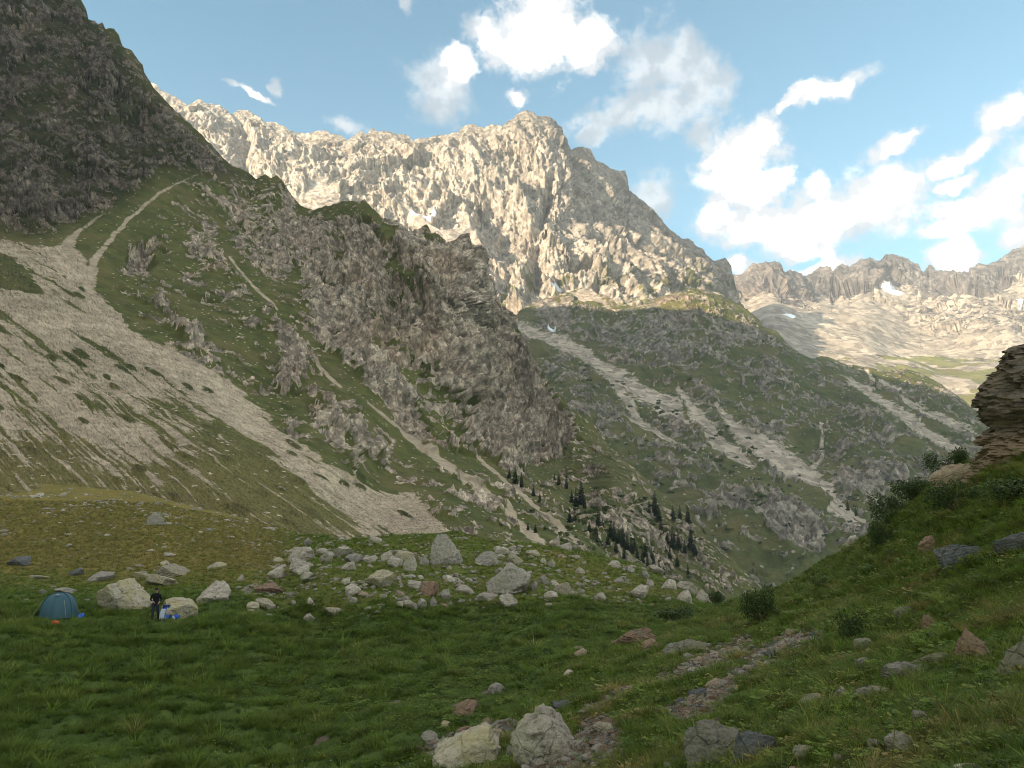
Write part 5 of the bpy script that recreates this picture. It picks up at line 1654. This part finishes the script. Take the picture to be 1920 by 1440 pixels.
for i, (px, by, hp) in enumerate(TREES):
    dd = float(D_D(px, by))
    if px > 1440 or (px > 1310 and by < 1050):
        dd = float(B_D(px, by))
    b = at(px, by + 3, dd - 4)
    h = hp / F * dd / CP * 1.0
    root = empty('conifer_tree', b, random.uniform(0, 6.28))
    s = h
    wsc = random.uniform(.85, 1.3)
    cm, tm = CON[i % 5]
    for nm_, me in (('crown', cm), ('trunk', tm)):
        o = bpy.data.objects.new(nm_, me)
        o.scale = (s * wsc, s * wsc, s)
        o.parent = root
        col.objects.link(o)
    if px < 985:
        lab = 'dark conifer at the foot of the small knob under the cliff'
        grp = 'conifers under the cliff knob'
    elif px > 1400:
        lab = 'tiny dark conifer far down by the gorge scree'
        grp = 'conifers by the gorge scree'
    elif px < 1110:
        lab = 'dark conifer in the loose row beside the pale debris track'
        grp = 'conifers beside the debris track'
    elif by < 990:
        lab = 'dark conifer in the upper edge of the stand on the gorge slope'
        grp = 'conifers along the upper edge of the stand'
    else:
        lab = 'dark conifer within the dense stand behind the rubble mound'
        grp = 'conifers in the dense stand behind the mound'
    tag(root, lab, 'tree', grp)

# distant scrub on the flank across the gorge
scr = []
for k in range(3):
    (v, f), _t = shrub_meshes(90 + k, 160)
    v = v.copy()
    cgrp = v.reshape(-1, 4, 3)
    mid = cgrp.mean(1, keepdims=True)
    v = (mid + (cgrp - mid) * 4.5).reshape(-1, 3)
    scr.append(mesh_obj('scrub', v, f, leaf_m))
gsb = np.random.default_rng(91)
sp_, ssz = [], []
while len(sp_) < 420:
    px, py = gsb.uniform(1090, 1800), gsb.uniform(680, 1040)
    if py < 640 + 0.33 * (px - 1090) + gsb.uniform(0, 160) or fbm(np.array([[px / 60, py / 40, 1.0]]), 3, 92)[0] < -0.02:
        continue
    dd = float(B_D(px, py))
    sp_.append(at(px, py, dd - 3))
    ssz.append(gsb.uniform(2.0, 5.0) / F * dd)
for _ in range(160):
    px, py = gsb.normal(1170, 90), gsb.normal(1000, 45)
    if py < D_BOT[0][1] * 0 + np.interp(px, [p[0] for p in D_SKY], [p[1] for p in D_SKY]) + 12:
        continue
    dd = float(D_D(px, py))
    sp_.append(at(px, py, dd - 2))
    ssz.append(gsb.uniform(3.0, 7.0) / F * dd)
nsb = len(sp_)
scatter_object('scrub', np.array(sp_), np.stack([0 * np.arange(nsb), 0 * np.arange(nsb), gsb.uniform(0, 6.28, nsb)], -1), np.array(ssz)[:, None] * np.array([[1.2, 1.2, 1.0]]),
               gsb.integers(0, 3, nsb), gsb.random(nsb), scr, 'dark scattered scrub on the slopes of the gorge', 'scrub')

# ------------------------------------------------------------------ tent
fly_m, fm, fbs = new_mat('tent_fabric')
ft = fm.n('ShaderNodeTexCoord').outputs['Object']
fn = fm.noise(fm.vmath('MULTIPLY', ft, (1, 1, .5)), 3.0, 4, .55)
fm.put(fbs.inputs['Base Color'], fm.mix(fn, (0.020, 0.066, 0.088), (0.034, 0.098, 0.122)))
fbs.inputs['Roughness'].default_value = 0.5
fbs.inputs['Specular IOR Level'].default_value = 0.4
fbp = fm.n('ShaderNodeBump')
fbp.inputs['Strength'].default_value = .25
fbp.inputs['Distance'].default_value = .04
fm.put(fbp.inputs['Height'], fn)
fm.t.links.new(fbp.outputs[0], fbs.inputs['Normal'])
pole_m = simple_mat('tent_seam', (0.03, 0.075, 0.09), .5, .2)
grey_m = simple_mat('grey_fabric', (0.32, 0.34, 0.36), .8, .2)
cord_m = simple_mat('cord', (0.4, 0.38, 0.3), .8, .1)
tb = ground(103, 1161)
tdist = tb[1] / CP
tw_, th_t = 73 / F * tdist, 1.30
tent = empty('dome_tent', tb + np.array([-0.32, 0.9, 0.02]), R(14))
rx_t, ry_t = tw_ * 0.47, 0.95
poles = [R(38), R(142), R(218), R(322)]
NA, NB = 96, 22
V = []
for j in range(NB):
    t = j / (NB - 1)
    ph_ = t * math.pi / 2
    for k in range(NA):
        a = 2 * math.pi * k / NA
        dmin = min(abs((a - p + math.pi) % (2 * math.pi) - math.pi) for p in poles)
        sag = 1 - 0.10 * min(1, dmin / R(38)) ** 1.2 * math.sin(math.pi * min(1, t * 1.05)) ** 0.8 - 0.07 * min(1, dmin / R(38)) * (1 - t)
        rr_ = math.cos(ph_) ** 0.78 * sag
        z = math.sin(ph_) ** 0.92 * th_t
        z *= 1 - 0.03 * min(1, dmin / R(38)) * (1 - t)
        V.append((math.cos(a) * rx_t * rr_, math.sin(a) * ry_t * rr_, z))
Fc = [(j * NA + k, j * NA + (k + 1) % NA, (j + 1) * NA + (k + 1) % NA, (j + 1) * NA + k) for j in range(NB - 1) for k in range(NA)]
fly = mesh_obj('fly', V, Fc, fly_m, tent, smooth=True)


def dome_pt(a, t, k=1.012):
    ph_ = t * math.pi / 2
    rr_ = math.cos(ph_) ** 0.78 * k
    return Vector((math.cos(a) * rx_t * rr_, math.sin(a) * ry_t * rr_, math.sin(ph_) ** 0.92 * th_t * k))


for p in poles:
    v, f = tube([dome_pt(p, t) for t in np.linspace(0.02, 1, 18)], .018, 6)
    mesh_obj('pole', v, f, pole_m, tent, smooth=True)
v, f = tube([dome_pt(R(262), t, .985 if .1 < t < .9 else 1.0) for t in np.linspace(0.02, .72, 14)], .008, 4)
mesh_obj('zip', v, f, pole_m, fly)
vc = dome_pt(R(268), .78, .99)
v, f = tube([vc + Vector((-.16, .03, -.03)), vc + Vector((-.06, -.07, .02)), vc + Vector((.06, -.07, .02)), vc + Vector((.16, .03, -.03))], [.01, .035, .035, .01], 6)
mesh_obj('vent', v, f, grey_m, fly)
# vestibule wing on the left side
V = []
for j in range(10):
    t = j / 9
    for k in range(9):
        u = k / 8
        a = R(165 + 50 * u)
        top_ = dome_pt(a, .62, 1.0)
        gp_ = Vector((-rx_t * 1.13 - .04 * math.sin(math.pi * u), (u - .5) * -1.15, 0))
        q = gp_.lerp(top_, t)
        q.x += .07 * math.sin(math.pi * t)
        V.append(q)
Fc = [(j * 9 + k, j * 9 + k + 1, (j + 1) * 9 + k + 1, (j + 1) * 9 + k) for j in range(9) for k in range(8)]
mesh_obj('vestibule', V, Fc, fly_m, tent, smooth=True)
for a_, ex in ((R(338), 1.35), (R(200), 1.3), (R(300), 1.3)):
    p0 = dome_pt(a_, .5)
    p1 = Vector((math.cos(a_) * rx_t * ex, math.sin(a_) * ry_t * ex, .02))
    v, f = tube([p0, p1], .006, 4)
    gl = mesh_obj('guy_line', v, f, cord_m, tent)
    v, f = tube([p1 + Vector((0, 0, .05)), p1 - Vector((0, 0, .1))], .008, 5)
    mesh_obj('peg', v, f, grey_m, gl)
tag(tent, 'dark teal dome tent pitched on the meadow', 'tent')

# small camp things
blue_m = simple_mat('blue_fabric', (0.03, 0.11, 0.50), .6, .35, 9, bump=.3)
dblue_m = simple_mat('navy_fabric', (0.018, 0.045, 0.16), .7, .3, 9)
red_m = simple_mat('orange_red_fabric', (0.62, 0.09, 0.04), .6, .3, 9)
lgrey_m = simple_mat('pale_grey_fabric', (0.42, 0.46, 0.52), .7, .25, 9)
black_m = simple_mat('black_webbing', (0.012, 0.012, 0.014), .7, .2)


def cloth_lump(name, wd_, dp_, ht_, mat, parent, seed, loc=(0, 0, 0)):
    q = rock_verts(seed, ICO3_V, rough=1.6)
    q = q / np.ptp(q, axis=0) * np.array([wd_, dp_, ht_ * 1.6])
    q[:, 2] = np.maximum(q[:, 2], -ht_ * .3) + ht_ * .28
    return mesh_obj(name, q, ICO3_F, mat, parent, True, loc)


bb = ground(150, 1160) + np.array([0, 0, .06])
bag = empty('stuff_sack', bb, .3)
cloth_lump('sack', .4, .3, .24, blue_m, bag, 601)
v, f = tube([Vector((.16, 0, .14)), Vector((.22, -.02, .16)), Vector((.25, -.05, .12))], [.04, .02, .03], 7)
mesh_obj('tied_neck', v, f, blue_m, bag)
tag(bag, 'small bright blue bag on the grass beside the tent', 'bag')
rb_ = ground(104, 1172) + np.array([0, 0, .07])
redo = empty('folded_jacket', rb_, .2)
cloth_lump('fold', .44, .3, .17, red_m, redo, 602)
cloth_lump('sleeve', .2, .12, .07, red_m, redo, 603, (.14, -.1, 0))
tag(redo, 'orange-red cloth bundle on the grass in front of the tent', 'clothing')

# backpack leaning on the lichened boulder
pk = ground(310, 1158)
pack = empty('backpack', pk + np.array([0, -.05, 0.06]), R(-8))


def rounded_box(wd_, dp_, ht_, r=.06, lean=0.0, cx=0, cy=0, cz=0, taper=0.0):
    bm = bmesh.new()
    bmesh.ops.create_cube(bm, size=1)
    for vtx in bm.verts:
        k = 1 - taper * (vtx.co.z + .5)
        vtx.co = Vector((vtx.co.x * wd_ * k, vtx.co.y * dp_, vtx.co.z * ht_))
    bmesh.ops.bevel(bm, geom=list(bm.edges), offset=r, segments=3, profile=.6, affect='EDGES')
    V_ = []
    for vtx in bm.verts:
        z = vtx.co.z + cz
        V_.append((vtx.co.x + cx, vtx.co.y + cy + lean * z, z))
    bm.verts.index_update()
    F_ = [tuple(q.index for q in fa.verts) for fa in bm.faces]
    bm.free()
    return V_, F_


for nm_, prm, mt_ in (('body', dict(wd_=.44, dp_=.28, ht_=.60, r=.08, lean=.28, cz=.32, taper=.1), blue_m), ('lid', dict(wd_=.40, dp_=.30, ht_=.16, r=.06, lean=.28, cz=.68), dblue_m),
                      ('front_pocket', dict(wd_=.24, dp_=.12, ht_=.50, r=.05, lean=.28, cy=-.17, cx=-.10, cz=.30), lgrey_m), ('side_pocket', dict(wd_=.1, dp_=.18, ht_=.26, r=.04, lean=.28, cx=.25, cz=.2), dblue_m)):
    v, f = rounded_box(**prm)
    mesh_obj(nm_, v, f, mt_, pack, True)
for sx in (-.1, .1):
    v, f = tube([Vector((sx, .05, .72)), Vector((sx * 1.3, -.05, .80)), Vector((sx * 1.2, .14, .84))], .02, 5)
    mesh_obj('strap', v, f, black_m, pack)
pack.scale = (1.12, 1.0, 1.0)
tag(pack, 'blue and pale grey backpack leaning on the lichened boulder', 'backpack')
b2 = ground(331, 1161) + np.array([0, 0, .05])
sack2 = empty('clothes_bundle', b2, .4)
cloth_lump('bundle', .38, .3, .22, blue_m, sack2, 604)
cloth_lump('rolled_end', .18, .16, .14, lgrey_m, sack2, 605, (-.16, -.06, 0))
tag(sack2, 'blue bundle at the near foot of the lichened boulder', 'bag')

# ------------------------------------------------------------------ person
shirt_m = simple_mat('black_shirt', (0.010, 0.010, 0.012), .9, .3, 6)
trous_m = simple_mat('dark_trousers', (0.028, 0.032, 0.042), .9, .3, 6)
skin_m = simple_mat('skin', (0.42, 0.24, 0.17), .6, .08)
boot_m = simple_mat('boots', (0.03, 0.026, 0.022), .8, .2)
cap_m = simple_mat('dark_cap', (0.012, 0.012, 0.014), .9, .2)


def person_mesh():
    J = {}
    vs, es, rs = [], [], []

    def add(name, co, r, par=None):
        J[name] = len(vs)
        vs.append(co)
        rs.append(r)
        if par:
            es.append((J[par], J[name]))
    add('pelvis', (0, 0, .95), (.165, .125))
    add('waist', (.005, -.01, 1.08), (.155, .115), 'pelvis')
    add('chest', (.01, -.02, 1.28), (.185, .13), 'waist')
    add('shoul', (.01, -.01, 1.41), (.15, .10), 'chest')
    add('neck', (.015, -.03, 1.50), (.058, .06), 'shoul')
    add('headb', (.02, -.06, 1.58), (.078, .092), 'neck')
    add('headm', (.022, -.065, 1.67), (.082, .102), 'headb')
    add('headt', (.022, -.055, 1.745), (.06, .075), 'headm')
    for s, nm_ in ((-1, 'l'), (1, 'r')):
        add('hip' + nm_, (s * .10, 0, .88), (.10, .105), 'pelvis')
        kn = (s * .115 + (.02 if s > 0 else 0), -.03 - (.05 if s < 0 else 0), .49)
        an = (s * .12 + (.05 if s > 0 else 0), .03 if s > 0 else -.06, .10)
        add('thigh' + nm_, (s * .112, -.01, .70), (.088, .092), 'hip' + nm_)
        add('knee' + nm_, kn, (.066, .07), 'thigh' + nm_)
        add('calf' + nm_, ((kn[0] + an[0]) / 2, (kn[1] + an[1]) / 2 + .02, .32), (.062, .066), 'knee' + nm_)
        add('ank' + nm_, an, (.05, .052), 'calf' + nm_)
        add('toe' + nm_, (an[0] + s * .03, an[1] - .15, .05), (.045, .04), 'ank' + nm_)
        add('sh' + nm_, (s * .19, 0, 1.40), (.068, .072), 'shoul')
        el_ = (s * .285, .03, 1.15)
        wr = (-.06, -.27, 1.06) if s < 0 else (.21, -.24, 1.02)
        add('elb' + nm_, el_, (.05, .05), 'sh' + nm_)
        add('fore' + nm_, tuple((np.array(el_) * .5 + np.array(wr) * .5)), (.042, .042), 'elb' + nm_)
        add('wr' + nm_, wr, (.029, .026), 'fore' + nm_)
        d_ = np.array(wr) - np.array(el_)
        d_ /= np.linalg.norm(d_)
        side = np.cross(d_, np.array([0, 0, 1.0]))
        side /= np.linalg.norm(side)
        up_ = np.cross(side, d_)
        palm = np.array(wr) + d_ * .06
        add('palm' + nm_, tuple(palm), (.04, .02), 'wr' + nm_)
        for q, (off, ln) in enumerate(((-.03, .072), (-.01, .085), (.01, .08), (.03, .062))):
            b0 = palm + d_ * .03 + up_ * off
            add('f%d%s' % (q, nm_), tuple(b0 + d_ * ln * .5), (.009, .009), 'palm' + nm_)
            add('g%d%s' % (q, nm_), tuple(b0 + d_ * ln * .85 - side * s * ln * .4), (.008, .008), 'f%d%s' % (q, nm_))
        add('th' + nm_, tuple(palm - d_ * .015 + up_ * -.05 + d_ * .03), (.010, .010), 'palm' + nm_)
        add('tt' + nm_, tuple(palm + d_ * .05 + up_ * -.058), (.009, .009), 'th' + nm_)
    me = bpy.data.meshes.new('body_skeleton')
    me.from_pydata(vs, es, [])
    o = bpy.data.objects.new('body_skeleton', me)
    col.objects.link(o)
    md = o.modifiers.new('skin', 'SKIN')
    md.use_smooth_shade = True
    for i_, r in enumerate(rs):
        me.skin_vertices[0].data[i_].radius = r
    me.skin_vertices[0].data[0].use_root = True
    sb = o.modifiers.new('sub', 'SUBSURF')
    sb.levels = sb.render_levels = 2
    dg = bpy.context.evaluated_depsgraph_get()
    em = bpy.data.meshes.new_from_object(o.evaluated_get(dg))
    bpy.data.objects.remove(o)
    return em


pb = ground(290, 1158)
person = empty('person', pb + np.array([0, 0, -.01]), R(12))
pm_ = person_mesh()
pm_.materials.clear()
for q in (shirt_m, trous_m, skin_m, boot_m):
    pm_.materials.append(q)
for poly in pm_.polygons:
    c = poly.center
    if c.z < .13:
        poly.material_index = 3
    elif c.z < .98 and abs(c.x) < .26 and c.y > -.19:
        poly.material_index = 1
    elif c.z > 1.515 or (c.y < -.19 and c.z < 1.14):
        poly.material_index = 2
    poly.use_smooth = True
body = bpy.data.objects.new('body', pm_)
body.parent = person
col.objects.link(body)
# face, cap
def ball(cx, cy, cz, a, b, c):
    return [(cx + v[0] * a, cy + v[1] * b, cz + v[2] * c) for v in ICO3_V], ICO3_F


v, f = join(ball(.022, -.172, 1.645, .013, .022, .024))
mesh_obj('nose', v, f, skin_m, person, True)
for sx in (-.032, .032):
    v, f = ball(.022 + sx, -.157, 1.672, .013, .008, .008)
    mesh_obj('eye', v, f, black_m, person, True)
v, f = ball(.022, -.152, 1.605, .026, .01, .007)
mesh_obj('mouth', v, f, simple_mat('lips', (.3, .13, .1), .6, .05), person, True)
for sx in (-.088, .088):
    v, f = ball(.022 + sx, -.055, 1.655, .012, .022, .032)
    mesh_obj('ear', v, f, skin_m, person, True)
cv_ = [(.022 + q[0] * .098, -.058 + q[1] * .118, 1.70 + max(q[2], -.15) * .085) for q in ICO3_V]
cap_o = mesh_obj('cap', cv_, ICO3_F, cap_m, person, True)
v, f = rounded_box(.15, .10, .014, .005, 0, .022, -.205, 1.70)
mesh_obj('peak', v, f, cap_m, cap_o, True)
hv = [(.022 + q[0] * .092, -.035 + q[1] * .1, 1.655 + q[2] * .07) for q in ICO3_V if True]
mesh_obj('hair', hv, ICO3_F, simple_mat('dark_hair', (.02, .015, .012), .8, .2), person, True)
tag(person, 'person in black shirt, dark trousers and cap standing beside the backpack', 'person')

# ------------------------------------------------------------------ haze
mn, mx_ = np.full(3, 1e9), np.full(3, -1e9)
for o in col.objects:
    if o.type == 'MESH' and o.parent is None and len(o.data.vertices) > 5000:
        a = np.empty(len(o.data.vertices) * 3, np.float32)
        o.data.vertices.foreach_get('co', a)
        a = a.reshape(-1, 3)
        mn, mx_ = np.minimum(mn, a.min(0)), np.maximum(mx_, a.max(0))
mn -= np.array([40, 40, 1.5])
mx_ += np.array([40, 40, 12])
mn = np.minimum(mn, [-60, -60, -30])
hz, hm, hb = new_mat('haze')
hm.t.nodes.remove(hb)
vol = hm.n('ShaderNodeVolumePrincipled')
vol.inputs['Color'].default_value = (0.93, 0.96, 1.0, 1)
vol.inputs['Density'].default_value = HAZE
vol.inputs['Anisotropy'].default_value = 0.0
hout = [n_ for n_ in hm.t.nodes if n_.type == 'OUTPUT_MATERIAL'][0]
hm.t.links.new(vol.outputs[0], hout.inputs['Volume'])
xs, ys, zs = (mn[0], mx_[0]), (mn[1], mx_[1]), (mn[2], mx_[2])
hv = [(x, y, z) for x in xs for y in ys for z in zs]
if HAZE > 0:
    ho = mesh_obj('haze', hv, [(0, 1, 3, 2), (4, 6, 7, 5), (0, 4, 5, 1), (2, 3, 7, 6), (0, 2, 6, 4), (1, 5, 7, 3)], hz)
    tag(ho, kind='stuff')
